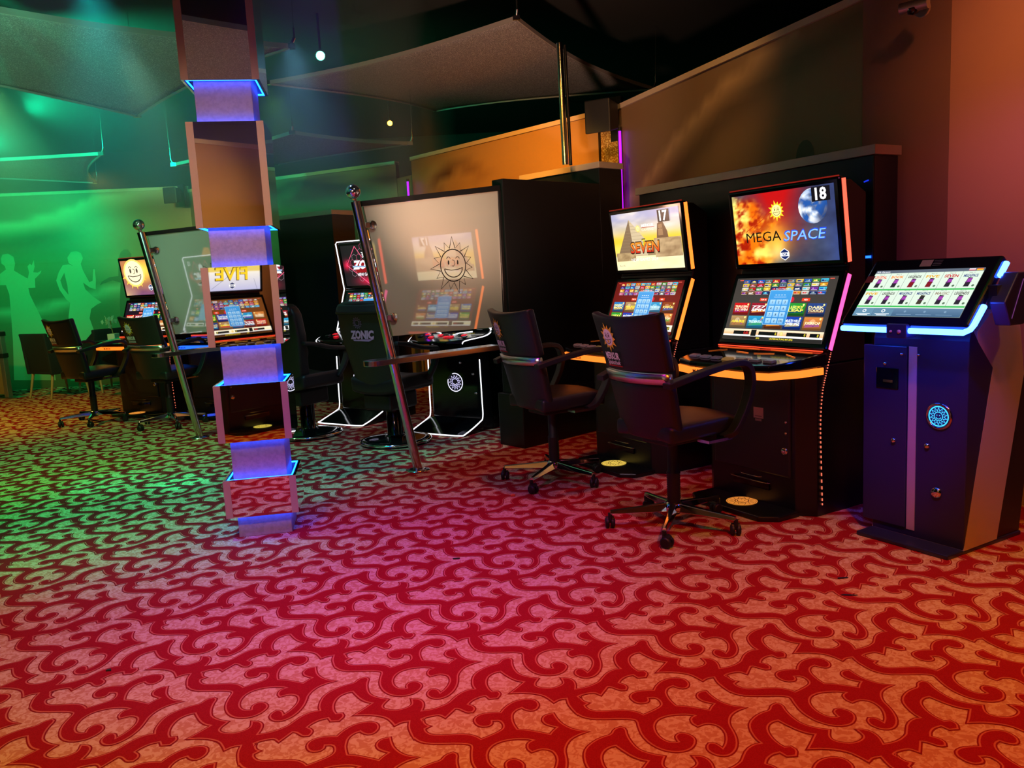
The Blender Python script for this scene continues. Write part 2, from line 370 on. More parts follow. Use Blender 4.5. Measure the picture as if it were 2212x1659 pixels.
for i in range(-30, 16):
    for j in range(-8, 27):
        o = T0+EA*(i*.49983-j*.24992)+EB*(j*.51595)
        x, y = o
        if y < -.2 or y > 13.4 or x > 3.6 or x < -8.6 or abs(x) > y*.78+2.6: continue
        far = math.hypot(x, y) > 7.5
        for m, d, z in LAY:
            if far and m != 1: continue
            for k in (0, 1):
                P = LP[(k, m)]
                fl_.add([(o[0]+EA[0]*q[0]+EB[0]*q[1], o[1]+EA[1]*q[0]+EB[1]*q[1], z+k*.0003+(i%3)*.00003+(j%3)*.00009) for q in P], [tuple(range(len(P)))], m)
struct(fl_.build('floor', [BEIGE, CRED, CLINE, CDARK]))

# ---- ceiling and the dark outer shell of the hall
CEIL = mat('dark_ceiling', (.035, .033, .032), .9, bump=(30, .4))
c = MB(); c.box(-11, 6, -5, 15, 3.9, 3.98); struct(c.build('ceiling', CEIL))
c = MB(); c.box(-11, 6, 14.9, 15, 0, 3.9); struct(c.build('wall_outer_back', CEIL))
c = MB(); c.box(-11.1, -11, -5, 15, 0, 3.9); struct(c.build('wall_outer_left', CEIL))
c = MB(); c.box(-11, 6, -5.1, -5, 0, 3.9); struct(c.build('wall_outer_front', CEIL))
c = MB(); c.box(6, 6.1, -5, 15, 0, 3.9); struct(c.build('wall_outer_right', CEIL))

MURAL = mat('printed_mural', (.4, .3, .2), .38, attr='base', spec=.4)
TRIMW = mat('pale_wall_capping', (.62, .5, .36), .4)
def wall(name, A, B, h, colfn, extras=None, th=.07, step=.09):
    A, B = Vector((*A, 0)), Vector((*B, 0)); d = (B-A); L = d.length; d.normalize(); n = Vector((d.y, -d.x, 0))
    b = MB(); nx, nz = max(2, int(L/step)), int(h/step); vs = []; cs = []
    for k in range(nz+1):
        for i in range(nx+1):
            vs.append(A+d*(L*i/nx)+Vector((0, 0, h*k/nz))); cs.append(lin(colfn(L*i/nx, h*k/nz)))
    b.add(vs, [(k*(nx+1)+i, k*(nx+1)+i+1, (k+1)*(nx+1)+i+1, (k+1)*(nx+1)+i) for k in range(nz) for i in range(nx)], 0, cs)
    q = [A-n*th, B-n*th, A, B]
    vv = [p+Vector((0, 0, z)) for z in (0, h) for p in q]
    b.add(vv, [(1, 0, 4, 5), (0, 2, 6, 4), (3, 1, 5, 7), (6, 7, 5, 4)], 1)
    if extras:
        for pts, c, off in extras:
            b.add([A+d*x+Vector((0, 0, z))+n*off for x, z in pts], [tuple(range(len(pts)))], 0, lin(c))
    o = struct(b.build(name, [MURAL, PLASTIC]))
    return A, d, n, L
_tn = [0]
def capping(A, B, z, w=.05, t=.03, off=.02):
    A, B = Vector((*A, 0)), Vector((*B, 0)); d = (B-A).normalized(); n = Vector((d.y, -d.x, 0)); _tn[0] += 1
    b = MB(); v = [p+n*o+Vector((0, 0, zz)) for zz in (z-t, z+.012) for p in (A, B) for o in (off, -.08)]
    b.add(v, [(0, 1, 3, 2), (4, 6, 7, 5), (0, 2, 6, 4), (1, 5, 7, 3), (0, 4, 5, 1), (2, 3, 7, 6)])
    struct(b.build('trim_%d' % _tn[0], TRIMW))
def band(x, z, pts, w, soft=1.):
    """softly edged swoosh along a polyline given as z(x)"""
    for i in range(len(pts)-1):
        (x0, z0), (x1, z1) = pts[i], pts[i+1]
        if x0 <= x <= x1:
            t = (x-x0)/(x1-x0); zc = z0+(z1-z0)*t; q = (z-zc)/w
            return math.exp(-q*q*3) if q > 0 else math.exp(-(q/soft)**2*3)
    return 0
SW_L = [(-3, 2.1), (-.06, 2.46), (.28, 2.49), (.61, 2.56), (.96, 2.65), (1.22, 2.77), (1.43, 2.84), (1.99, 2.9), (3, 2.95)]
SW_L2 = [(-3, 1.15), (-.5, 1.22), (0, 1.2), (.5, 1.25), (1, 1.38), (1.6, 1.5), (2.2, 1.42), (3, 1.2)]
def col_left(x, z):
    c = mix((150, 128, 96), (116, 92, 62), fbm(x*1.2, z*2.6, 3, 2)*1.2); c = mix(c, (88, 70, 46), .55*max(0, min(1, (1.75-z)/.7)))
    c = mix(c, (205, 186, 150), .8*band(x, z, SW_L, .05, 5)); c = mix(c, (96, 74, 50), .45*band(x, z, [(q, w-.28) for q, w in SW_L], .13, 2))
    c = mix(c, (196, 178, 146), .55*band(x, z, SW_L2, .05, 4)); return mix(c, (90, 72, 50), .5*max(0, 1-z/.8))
F1 = [(-.28,1.77),(-.15,1.75),(-.06,1.81),(-.07,1.86),(-.11,1.9),(-.11,1.97),(-.08,2.03),(0,2.04),(.07,1.99),(.08,1.89),(.05,1.79),(.13,1.73),(.23,1.66),(.26,1.75),(.25,1.84),(.29,1.88),(.31,1.85),(.35,1.93),(.35,1.83),(.32,1.75),(.38,1.74),(.44,1.77),(.42,1.73),(.33,1.65),(.32,1.52),(.22,1.52),(.23,1.42),(.31,1.18),(.39,.94),(.43,.7),(.44,.11),(-.16,.15),(-.1,.74),(-.07,1.21),(-.06,1.44),(-.09,1.58),(-.31,1.59)]
F2 = [(.9,1.81),(.84,1.86),(.83,1.94),(.89,2.02),(.97,2.03),(1.03,2),(1.05,1.92),(1.01,1.84),(1.03,1.74),(1.1,1.56),(1.15,1.58),(1.18,1.75),(1.2,1.75),(1.2,1.6),(1.18,1.45),(1.1,1.48),(1.01,1.56),(1.03,1.46),(1.12,1.35),(1.24,1.25),(1.17,1.22),(1.08,1.16),(1.04,1.02),(1.08,.84),(1.01,.07),(.65,.09),(.73,.92),(.74,1.06),(.79,1.27),(.74,1.32),(.66,1.47),(.63,1.61),(.68,1.73),(.75,1.83),(.84,1.84)]
F2H = [(.76,1.72),(.69,1.61),(.71,1.5),(.78,1.39),(.78,1.53)]
F3 = [(1.25,1.51),(1.28,1.56),(1.4,1.62),(1.53,1.63),(1.56,1.89),(1.6,1.98),(1.65,2.02),(1.71,2.02),(1.75,1.95),(1.74,1.86),(1.8,1.81),(1.84,1.2),(1.6,.2),(1.45,.2),(1.5,1.2),(1.55,1.53),(1.44,1.57),(1.3,1.53)]
def head(x, z, r, c): return [(x+r*math.cos(2*PI*i/14), z+r*1.25*math.sin(2*PI*i/14)) for i in range(14)]
DK = (98, 80, 58)
def sil(pts): return [(x, max(.03, z)) for x, z in pts]
P0, P1, P2, P3, P4, P5, P6, P7, P8 = (-7.38, 12.07), (-4.71, 12.33), (-3.03, 11.09), (-1.32, 10.34), (-1.079, 9.95), (.611, 8.107), (.925, 7.692), (1.09, 7.486), (2.118, 4.639)
PE = (-9.6, 11.85)
LIT = (164, 144, 112)
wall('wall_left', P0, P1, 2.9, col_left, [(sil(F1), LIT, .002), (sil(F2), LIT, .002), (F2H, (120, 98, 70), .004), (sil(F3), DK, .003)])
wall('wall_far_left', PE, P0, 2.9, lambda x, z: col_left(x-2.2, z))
capping(P0, P1, 2.9); capping(PE, P0, 2.9)
P1b = (-3.3, 11.35)
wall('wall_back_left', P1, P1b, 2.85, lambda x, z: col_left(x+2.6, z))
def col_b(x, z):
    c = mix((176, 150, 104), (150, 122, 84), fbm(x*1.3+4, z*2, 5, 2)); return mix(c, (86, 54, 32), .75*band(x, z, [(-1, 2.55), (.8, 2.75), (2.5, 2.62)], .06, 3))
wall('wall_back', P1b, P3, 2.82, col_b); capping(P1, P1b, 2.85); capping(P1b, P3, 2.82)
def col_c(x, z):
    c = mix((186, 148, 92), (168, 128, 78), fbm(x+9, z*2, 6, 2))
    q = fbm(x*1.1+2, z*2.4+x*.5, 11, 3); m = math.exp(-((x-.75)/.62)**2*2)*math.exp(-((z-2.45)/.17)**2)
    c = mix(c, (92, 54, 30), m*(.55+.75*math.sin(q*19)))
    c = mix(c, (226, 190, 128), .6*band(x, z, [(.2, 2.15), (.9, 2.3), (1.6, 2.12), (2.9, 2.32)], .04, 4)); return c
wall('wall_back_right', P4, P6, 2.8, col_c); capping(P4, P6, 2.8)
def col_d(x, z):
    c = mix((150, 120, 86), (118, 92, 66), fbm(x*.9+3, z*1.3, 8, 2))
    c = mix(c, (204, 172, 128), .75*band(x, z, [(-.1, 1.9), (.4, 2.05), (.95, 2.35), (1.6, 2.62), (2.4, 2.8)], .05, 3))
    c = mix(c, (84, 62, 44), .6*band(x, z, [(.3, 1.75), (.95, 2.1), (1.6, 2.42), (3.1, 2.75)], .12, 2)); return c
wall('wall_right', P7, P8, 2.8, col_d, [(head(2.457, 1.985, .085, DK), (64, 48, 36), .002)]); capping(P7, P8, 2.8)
# recesses between the curved wall panels, faced with glitter board
def slab(name, A, B, z0, z1, m, th=.05):
    A, B = Vector((*A, 0)), Vector((*B, 0)); d = (B-A).normalized(); n = Vector((d.y, -d.x, 0)); b = MB()
    v = [p-n*o+Vector((0, 0, z)) for z in (z0, z1) for p in (A, B) for o in (0, th)]
    b.add(v, [(0, 1, 3, 2), (4, 6, 7, 5), (0, 2, 6, 4), (1, 5, 7, 3), (0, 4, 5, 1), (2, 3, 7, 6)])
    return struct(b.build(name, m))
slab('trim_glitter_right', (.905, 7.76), (1.125, 7.56), 0, 2.62, GLITTER)
slab('trim_glitter_left', (-1.36, 10.40), (-1.05, 10.02), 0, 2.62, mat('olive_recess_board', (.3, .25, .12), .6))
# pillar and the plastered wall on the right
Q = (2.355, 4.301)
def plain(c1, c2, s): return lambda x, z: mix(c1, c2, fbm(x*2+s, z*2, s, 3))
PLW = dict(th=.12)
wall('wall_pillar', (2.075, 4.70), Q, 3.9, plain((150, 120, 104), (118, 96, 88), 21))
wall('wall_far_right', Q, (3.35, 3.55), 3.9, plain((178, 142, 128), (160, 126, 114), 23))
# wall behind the photographer, seen only in the mirrors
wall('wall_rear', (1.9, -1.92), (-3.4, 1.14), 2.8, plain((190, 150, 96), (160, 122, 80), 31)); capping((1.9, -1.92), (-3.4, 1.14), 2.8)
def neon(x, y, z0, z1, label, zg=0):
    t = thing('neon_tube', (x, y, z0), 90, label, 'light', 'violet light tubes in the wall recesses')
    lo = max(.02, zg-z0); b = MB(); b.box(-.016, .016, .016, .03, 0, z1-z0); b.build('mounting_rail', PLASTIC, t)
    b = MB(); b.tube([(0, 0, lo), (0, 0, z1-z0-.02)], .012, 10); b.build('tube', glow('violet_glow', (170, 20, 255), 2.2), t)
    for z in (lo-.02, z1-z0-.03): b = MB(); b.lathe([(.016, z), (.016, z+.03)]); b.build('end_cap', PLASTIC, t)
neon(1.085, 7.40, 0, 2.6, 'violet glowing tube in the recess right of the gold glitter strip', .9)
neon(-1.13, 9.88, 0, 2.55, 'dim violet tube in the recess above the glass partition', 1.7)


# ================================================================ SLOT MACHINES
def rc(seed):
    r = random.Random(seed); return r
PAL = [(196,30,34),(230,150,40),(30,90,190),(240,200,70),(60,150,60),(120,50,160),(60,190,220),(150,90,50),(210,210,200),(20,40,110),(200,90,130),(90,120,130)]
def tile(c, x, y, w, h, seed, text=None, tc=(255, 240, 200), base=None, big=False):
    k0 = c.k; tile_(c, x, y, w, h, seed, text, tc, base, big); c.k = k0
def tile_(c, x, y, w, h, seed, text, tc, base, big):
    r = rc(seed); b = base or r.choice(PAL); b2 = tuple(q*.55 for q in b)
    c.rect(x, y, w, h, b2, b); a = r.choice(PAL)
    if big:
        c.disc(x+w*r.uniform(.35, .65), y+h*.58, h*.27, mix(b, (255, 255, 255), .25), 14); c.rect(x, y, w, h*.16, mix(b, (0, 0, 0), .5))
        c.poly([(x+w*.1, y+h*.2), (x+w*.9, y+h*.28), (x+w*.85, y+h*.5), (x+w*.15, y+h*.46)], mix(a, b, .35))
        c.disc(x+w*.88, y+h*.87, h*.09, (240, 225, 140), 10)
        for q in range(5): c.disc(x+w*r.uniform(.12, .88), y+h*r.uniform(.3, .8), h*r.uniform(.03, .07), r.choice(PAL), 7)
        if text:
            L = text.split('|')
            for i, t in enumerate(L): c.text(t, x+w/2, y+h*(.46-.0*len(L))-i*h*.25+(h*.12 if len(L) > 1 else -h*.02), h*.2, tc, w=w*.84, bold=.03, al='c')
    else:
        c.rect(x+w*r.uniform(.05, .3), y+h*.3, w*.5, h*.38, a); c.disc(x+w*r.uniform(.3, .7), y+h*.58, h*.22, mix(a, (255, 255, 255), .5), 8); c.rect(x+w*.1, y+h*.08, w*.8, h*.14, mix(b, (255, 255, 255), .6))
def keypad(c, x, y, w, h):
    c.rect(x-w*.02, y-w*.02, w*1.04, h+w*.04, (150, 200, 236)); c.rect(x, y, w, h, (52, 128, 196), (66, 150, 214))
    for i in range(4): c.rect(x+w*(.26+.13*i), y+h*.86, w*.08, h*.012, (235, 245, 255))
    c.rect(x+w*.22, y+h*.8, w*.56, h*.008, (210, 230, 250))
    for i, t in enumerate(['1', '2', '3', '4', '5', '6', '7', '8', '9', '<', '0', 'OK']):
        a, b = i % 3, i//3; kx, ky = x+w*(.09+.285*a), y+h*(.58-.185*b)
        c.rect(kx, ky, w*.24, h*.15, (120, 178, 224), (168, 208, 240)); c.text(t, kx+w*.12, ky+h*.04, h*.075, (30, 56, 90), al='c', bold=.01); c.k -= 2
BIGT = [('TRIPLE SPIN|TO WIN', (204, 24, 26), (255, 232, 190)), ('777|SPIN', (150, 20, 40), (255, 255, 255)), ('MAGIC|BOX', (36, 120, 190), (255, 240, 150)), ('LUCKY|LEAF', (40, 150, 50), (255, 236, 90)), ('DARK|TOUCH', (40, 66, 130), (240, 220, 160)),
        ('ANURIS', (176, 140, 90), (255, 226, 60)), ('TRIDENTIA', (40, 150, 200), (220, 250, 255)), ('FIRE', (140, 60, 20), (255, 220, 120)), ('MULTI WILD|POWER SPINS', (24, 60, 170), (240, 250, 255)), ('JOKERS CAP', (216, 130, 60), (255, 240, 190))]
def lower_screen(c, w, h, bg, seed=1, bar=(240, 150, 60), order=None):
    c.rect(0, 0, w, h, bg, tuple(q*.92 for q in bg))
    for i in range(2): c.rect(w*(.03+.9*i), h*.96, w*.04, h*.012, (220, 90, 70))
    for j in range(4):
        for i in range(11):
            if 4 <= i <= 6 and j == 3: continue
            tile(c, w*(.075+.0775*i), h*(.915-.062*j), w*.07, h*.052, seed*100+j*11+i)
    c.rect(w*.075, h*.777, w*.85, h*.004, (230, 220, 200))
    c.text('Bitte Code eingeben', w*.5, h*.81, h*.02, (250, 250, 250), al='c', bold=.01)
    for x, t in ((.3, 'TOP 10'), (.72, 'NEU')): c.rect(w*x, h*.625, w*.075, h*.05, (226, 60, 30)); c.text(t, w*(x+.0375), h*.637, h*.024, (255, 240, 230), al='c')
    for x in (.425, .625): c.disc(w*x, h*.65, w*.022, (200, 30, 50), 8)
    o = order or list(range(10))
    for k in range(10):
        a, b = k % 5, k//5
        if a == 2 and b == 0: continue
        t, bs, tc = BIGT[o[k]]; tile(c, w*(.04+.187*a), h*(.4-.21*b), w*.17, h*.195, seed*7+k, t, tc, bs, True)
    c.k += 16; k0 = c.k; keypad(c, w*.395, h*.26, w*.22, h*.53); c.k = k0
    c.rect(0, h*.055, w, h*.115, bar, mix(bar, (255, 250, 240), .75)); c.rect(0, h*.055, w, h*.03, (235, 232, 226))
    for x, ww, t, tcol in ((.11, .17, '0.00', (230, 40, 40)), (.38, .19, '0', (250, 230, 60)), (.66, .19, '0', (250, 230, 60)), (.88, .09, '0', (250, 230, 60))):
        c.rect(w*x, h*.085, w*ww, h*.055, (12, 10, 10)); c.text(t, w*(x+ww)-w*.01, h*.093, h*.04, tcol, al='r', bold=.01)
    c.rect(w*.3, h*.065, w*.055, h*.1, (14, 12, 14)); sun(c, w*.61, h*.115, h*.04, (250, 190, 60), (255, 230, 150), (150, 90, 30))
    c.rect(0, 0, w, h*.055, tuple(q*.6 for q in bg)); c.rect(w*.22, h*.02, w*.14, h*.02, (30, 8, 8)); c.text('BTG', w*.37, h*.02, h*.024, (240, 220, 60)); c.text('UNTERHALTUNG MIT BTG', w*.62, h*.018, h*.026, (250, 226, 50), al='c', bold=.01)
def number(c, t, w, h, x=.8, s=.19):
    c.rect(w*x, h*(.98-s*1.0), w*.165, h*s, (16, 14, 16)); c.text(t, w*(x+.0825), h*(.985-s*.9), h*s*.82, (250, 250, 250), al='c', bold=.03)
def badge(c, x, y, r):
    for q, col in ((1., (250, 250, 250)), (.88, (24, 40, 96))): c.poly([(x+r*q*math.cos(R(30+60*i)), y+r*q*math.sin(R(30+60*i))) for i in range(6)], col)
    c.rect(x-r*.95, y-r*.3, r*1.9, r*.6, (248, 248, 250)); c.text('V24', x, y-r*.22, r*.46, (30, 50, 110), al='c', bold=.03)
def pic_space(c, w, h):
    def f(u, v):
        n = fbm(u*5, v*5, 2, 4); n2 = fbm(u*9+3, v*7, 9, 3); st = fbm(u*26, v*26, 17, 2)
        s = mix((34, 38, 66), (86, 92, 104), n*1.2); s = mix(s, (186, 16, 18), max(0, 1-abs(u-.45)*2.7)*max(0, v*1.1)*1.3); s = mix(s, (30, 60, 170), max(0, u-.78)*3*n)
        if st > .74: s = mix(s, (240, 240, 255), .8)
        d = math.hypot((u+.08)*1.15, (v-.2)*.72)+(n-.5)*.32
        n3 = fbm(u*15, v*12, 19, 4); fire = mix((255, 240, 120), (236, 110, 10), min(1, max(0, (n2-.25)*3))); fire = mix(fire, (160, 24, 4), max(0, min(1, (n3-.46)*6)))
        s = mix(fire, s, min(1, max(0, (d-.5)*7)))
        g = math.exp(-((u-.43)/.07)**2-((v-.22)/.16)**2); s = mix(s, (255, 250, 190), g); g = math.exp(-((u-.42)/.16)**2-((v-.34)/.26)**2); return mix(s, (250, 176, 40), g*.8)
    c.image(0, 0, w, h, 74, 52, f)
    c.line([(w*.12, h*.47), (w*.3, h*.62), (w*.45, h*.8)], w*.006, (190, 60, 20))
    x, y, r = w*.80, h*.74, h*.235
    def g(u, v):
        dx, dy = u*2-1, v*2-1; n = fbm(u*4, v*5, 33, 4); q = mix((36, 84, 160), (236, 240, 246), (n-.38)*4.2); q = mix(q, (150, 110, 80), max(0, .5-abs(n-.44)*7)*.8); return mix(q, (24, 30, 60), max(0, (dx*.6-dy*.55-.35)))
    k = c.k; c.k += 1; m = 14; vs = []; cs = []
    for j in range(m+1):
        for i in range(25):
            rr = r*j/m; a = 2*PI*i/24; vs.append(c.P(x+rr*math.cos(a), y+rr*math.sin(a), k)); cs.append(lin(g(.5+.5*rr/r*math.cos(a), .5+.5*rr/r*math.sin(a))))
    c.mb.add(vs, [(j*25+i, j*25+i+1, j*25+i+26, j*25+i+25) for j in range(m) for i in range(24)], 0, cs)
    sun(c, w*.455, h*.73, h*.15, (244, 206, 40), (255, 236, 150), (70, 50, 20), 13)
    c.text('MEGA', w*.12, h*.315, h*.145, (20, 14, 12), w=w*.36, bold=.0); c.text('SPACE', w*.5, h*.3, h*.15, (30, 70, 235), w=w*.41, bold=.02, shear=.2); c.text('SPACE', w*.507, h*.305, h*.135, (130, 190, 255), w=w*.395, bold=.0, shear=.2)
    badge(c, w*.5, h*.115, h*.085); number(c, '18', w, h)
def pic_desert(c, w, h):
    def f(u, v):
        n = fbm(u*3, v*7, 4, 4)
        s = mix((246, 214, 96), (168, 166, 196), min(1, max(0, (v-.45)*2.2))); s = mix(s, (236, 222, 214), max(0, n-.42)*2.4*min(1, max(0, v-.5)*4)); s = mix(s, (250, 196, 40), math.exp(-((v-.52)/.09)**2)*.8)
        if v < .26: s = mix((246, 238, 196), (232, 212, 150), fbm(u*8, v*14, 6, 3))
        return s
    c.image(0, 0, w, h, 44, 34, f)
    c.poly([(w*.04, h*.24), (w*.27, h*.88), (w*.3, h*.24)], (128, 104, 78)); c.poly([(w*.27, h*.88), (w*.66, h*.24), (w*.3, h*.24)], (202, 182, 146))
    for j in range(11): q = j/11; c.line([(w*(.04+.23*q), h*(.24+.64*q)), (w*(.66-.39*q), h*(.24+.64*q))], h*.004, (150, 126, 92))
    c.poly([(w*.5, h*.24), (w*.58, h*.46), (w*.68, h*.24)], (150, 126, 90))
    c.image(w*.02, h*.16, w*.3, h*.15, 14, 6, lambda u, v: mix((206, 178, 128), (120, 92, 60), fbm(u*6, v*4, 8, 3)))
    c.poly([(w*.66, h*.5), (w*.69, h*.76), (w*.73, h*.79), (w*.77, h*.78), (w*.82, h*.62), (w*.83, h*.5)], (116, 84, 58)); c.poly([(w*.69, h*.56), (w*.7, h*.74), (w*.755, h*.75), (w*.76, h*.56)], (158, 120, 84))
    c.line([(w*.7, h*.675), (w*.715, h*.675)], h*.01, (60, 40, 30)); c.line([(w*.735, h*.675), (w*.75, h*.675)], h*.01, (60, 40, 30))
    c.image(w*.62, h*.2, w*.38, h*.32, 16, 10, lambda u, v: mix((216, 186, 140), (130, 98, 66), fbm(u*4, v*9, 12, 3)*1.1))
    sun(c, w*.4, h*.71, h*.075, (246, 216, 90), (250, 236, 170), (150, 120, 60), 13)
    c.text('MERKUR', w*.46, h*.73, h*.05, (246, 240, 240), w=w*.18); c.rect(w*.46, h*.715, w*.19, h*.008, (180, 20, 30)); c.text('GAMING', w*.46, h*.66, h*.045, (240, 236, 220), w=w*.17, bold=0)
    c.text('SEVEN', w*.25, h*.29, h*.2, (20, 10, 8), w=w*.45, bold=.05, shear=.1); c.text('SEVEN', w*.255, h*.3, h*.18, (196, 26, 20), w=w*.435, bold=.02, shear=.1, c2=(250, 150, 40)); c.text('7', w*.47, h*.41, h*.12, (30, 16, 8), bold=.05, al='c'); c.text('7', w*.47, h*.415, h*.105, (250, 230, 40), bold=.02, al='c')
    c.text('NEW GAMES 2024', w*.25, h*.15, h*.055, (246, 246, 240), w=w*.4, bold=.0); c.text('4y a 4u', w*.05, h*.07, h*.03, (60, 56, 50), bold=-.01, w=w*.09)
    number(c, '17', w, h, .71, .2)
def pic_sun(c, w, h):
    def f(u, v):
        n = fbm(u*4, v*5, 3, 4); s = mix((86, 50, 110), (150, 96, 120), n); s = mix(s, (250, 170, 40), max(0, 1-math.hypot(u-.35, v-.72)*1.35)); s = mix(s, (255, 226, 90), max(0, 1-math.hypot(u-.44, v-.7)*2.6)); s = mix(s, (150, 40, 20), max(0, n-.5)*2*max(0, v-.3)); return mix(s, (250, 210, 120), max(0, .34-v)*2.2*max(0, .35-u)*3)
    c.image(0, 0, w, h, 44, 34, f)
    for a in (200, 225, 250, 275, 300, 330): c.poly([(w*.25+h*.3*math.cos(R(a-12)), h*.66+h*.3*math.sin(R(a-12))), (w*.25+h*.5*math.cos(R(a)), h*.66+h*.5*math.sin(R(a))), (w*.25+h*.3*math.cos(R(a+12)), h*.66+h*.3*math.sin(R(a+12)))], (244, 196, 70))
    c.disc(w*.26, h*.64, h*.4, (250, 214, 110), 24); sun(c, w*.26, h*.64, h*.62, (248, 206, 80), (252, 236, 190), (70, 60, 50), 13, rays=False)
    c.rect(w*.6, h*.78, w*.4, h*.07, (240, 236, 240)); c.text('CRYSTAL', w*.63, h*.79, h*.05, (70, 50, 110), w=w*.3); badge(c, w*.56, h*.2, h*.09)
def pic_five(c, w, h):
    def f(u, v):
        n = fbm(u*4, v*6, 5, 4); s = mix((190, 190, 226), (246, 240, 226), v*2.2) if v < .45 else mix((226, 200, 120), (240, 214, 90), n)
        if u > .78: s = mix(s, (150, 110, 60), .75+.3*(fbm(u*30, v*2, 7, 2)-.5))
        return s
    c.image(0, 0, w, h, 44, 34, f)
    c.line([(w*.1, h*.28), (w*.05, h*.0)], w*.004, (90, 90, 120)); c.line([(w*.4, h*.45), (w*.75, h*.05)], w*.004, (90, 90, 120))
    c.text('FIVE', w*.2, h*.25, h*.32, (80, 50, 10), w=w*.5, bold=.03); c.text('FIVE', w*.195, h*.262, h*.3, (250, 210, 40), w=w*.49, bold=.02); badge(c, w*.44, h*.12, h*.09); number(c, '13', w, h)
def pic_plain(c, w, h):
    c.image(0, 0, w, h, 20, 14, lambda u, v: mix((24, 40, 120), (60, 150, 220), fbm(u*4, v*4, 44, 3))); badge(c, w*.5, h*.15, h*.1); number(c, '16', w, h)

def smooth(pts, n=4):
    out = []
    P = [Vector(p) for p in pts]; k = len(P)
    for i in range(k-1):
        p0, p1, p2, p3 = P[max(0, i-1)], P[i], P[i+1], P[min(k-1, i+2)]
        for j in range(n):
            t = j/n; out.append(.5*((2*p1)+(p2-p0)*t+(2*p0-5*p1+4*p2-p3)*t*t+(3*p1-p0-3*p2+p3)*t**3))
    return out+[P[-1]]
def slant_box(b, w2, yb, zb, yt, zt, th, m=0, r=.0):
    """screen slab between two heights; th = depth behind the front face"""
    t = Vector((0, yt-yb, zt-zb)).normalized(); n = Vector((0, t.z, -t.y))
    q = [(-w2, yb, zb), (w2, yb, zb), (w2, yt, zt), (-w2, yt, zt)]
    v = [Vector(p) for p in q]+[Vector(p)+n*th for p in q]
    b.add(v, [(0, 1, 2, 3), (7, 6, 5, 4), (0, 4, 5, 1), (1, 5, 6, 2), (2, 6, 7, 3), (3, 7, 4, 0)], m)
LB, LT, UB, UT = (.083, .874), (.244, 1.283), (.240, 1.305), (.183, 1.757)
def slot_machine(loc, deg, label, pic, bg, led, deckglow, emblem, seed=1, order=None, bar=(240, 150, 60), led2=None, panel=False):
    t = thing('slot_machine', loc, deg, label, 'slot machine', 'two-screen slot machines with a lit deck edge')
    b = MB(); b.prism([(-.30, -.05), (.30, -.05), (.385, .02), (.385, .42), (-.385, .42), (-.385, .02)], 'z', 0, .80); b.build('cabinet', BLACK, t, bevel=.006)
    b = MB(); b.prism([(.10, .80), (.42, .80), (.42, 1.68), (.30, 1.745), (.225, 1.745), (.28, 1.30), (.125, .875)], 'x', -.372, .372); b.build('housing', BLACK, t, bevel=.008)
    b = MB(); b.prism([(-.31, -.045), (-.31, -.21), (-.22, -.275), (.25, -.275), (.325, -.20), (.325, -.045)], 'z', 0, .03); fp = b.build('foot_plate', BLACK, t, bevel=.006)
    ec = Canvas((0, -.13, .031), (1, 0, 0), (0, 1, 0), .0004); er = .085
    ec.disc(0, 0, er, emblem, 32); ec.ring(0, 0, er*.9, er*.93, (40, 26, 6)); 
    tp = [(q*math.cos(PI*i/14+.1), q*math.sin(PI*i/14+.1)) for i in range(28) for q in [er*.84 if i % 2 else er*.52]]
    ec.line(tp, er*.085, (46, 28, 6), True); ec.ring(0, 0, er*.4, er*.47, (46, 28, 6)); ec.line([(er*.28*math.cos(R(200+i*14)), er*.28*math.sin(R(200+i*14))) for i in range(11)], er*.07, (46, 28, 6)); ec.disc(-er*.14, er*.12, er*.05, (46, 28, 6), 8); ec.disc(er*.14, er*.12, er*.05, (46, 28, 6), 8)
    ec.build('floor_emblem', mat('lit_emblem', (.2, .15, .08), .5, attr='emit', es=.9), fp, 'round sun emblem lit on the foot plate')  # weak emission stands in for light falling on the emblem
    b = MB(); b.box(-.275, .275, -.062, -.04, .2, .735); dr = b.build('service_door', DARKP, t, bevel=.008)
    b = MB(); b.lathe([(.02, 0), (.02, -.012), (.013, -.016), (0, -.016)], (.245, -.06, .345), 18, 0, 'y'); b.build('door_lock', CHROME, dr)
    for z in (.44, .5): b = MB(); b.lathe([(.007, 0), (.007, -.005), (0, -.006)], (.25, -.06, z), 10, 0, 'y'); b.build('bolt', STEEL, dr)
    if panel:
        c = Canvas((.03, -.0625, .5), (1, 0, 0), (0, 0, 1), .0005); c.rect(0, 0, .07, .06, (186, 160, 168)); c.rect(.012, -.016, .045, .013, (150, 130, 140)); c.rect(.01, .01, .05, .004, (120, 90, 100)); c.build('paper_notice', PRINT, dr)
    b = MB()
    for z, y, w2 in ((.15, -.075, .135), (.172, -.064, .075)):
        b.tube(smooth([(-w2, y+.03, z), (-w2+.012, y, z-.002), (w2-.012, y, z-.002), (w2, y+.03, z)], 4), .0022, 6)
    b.build('coin_tray_lip', STEEL, t)
    b = MB(); b.box(-.13, .13, -.06, -.045, .105, .148); b.build('coin_tray', BLACKG, t)
    dk = [(-.385, .09), (-.385, -.10), (-.33, -.27), (-.2, -.31), (.2, -.31), (.33, -.27), (.385, -.10), (.385, .09)]
    b = MB(); n = len(dk); v = [(x, y, .79) for x, y in dk]+[(x, y, .822+(y+.31)*.11) for x, y in dk]
    b.add(v, [tuple(range(n)), tuple(range(n, 2*n))[::-1]]+[((i+1) % n, i, i+n, (i+1) % n+n) for i in range(n)]); deck = b.build('button_deck', BLACKG, t, bevel=.008)
    dz = lambda y: .8235+(y+.31)*.11
    GL = glow('deck_line_'+deckglow[0], deckglow[1], 1.5)
    b = MB()
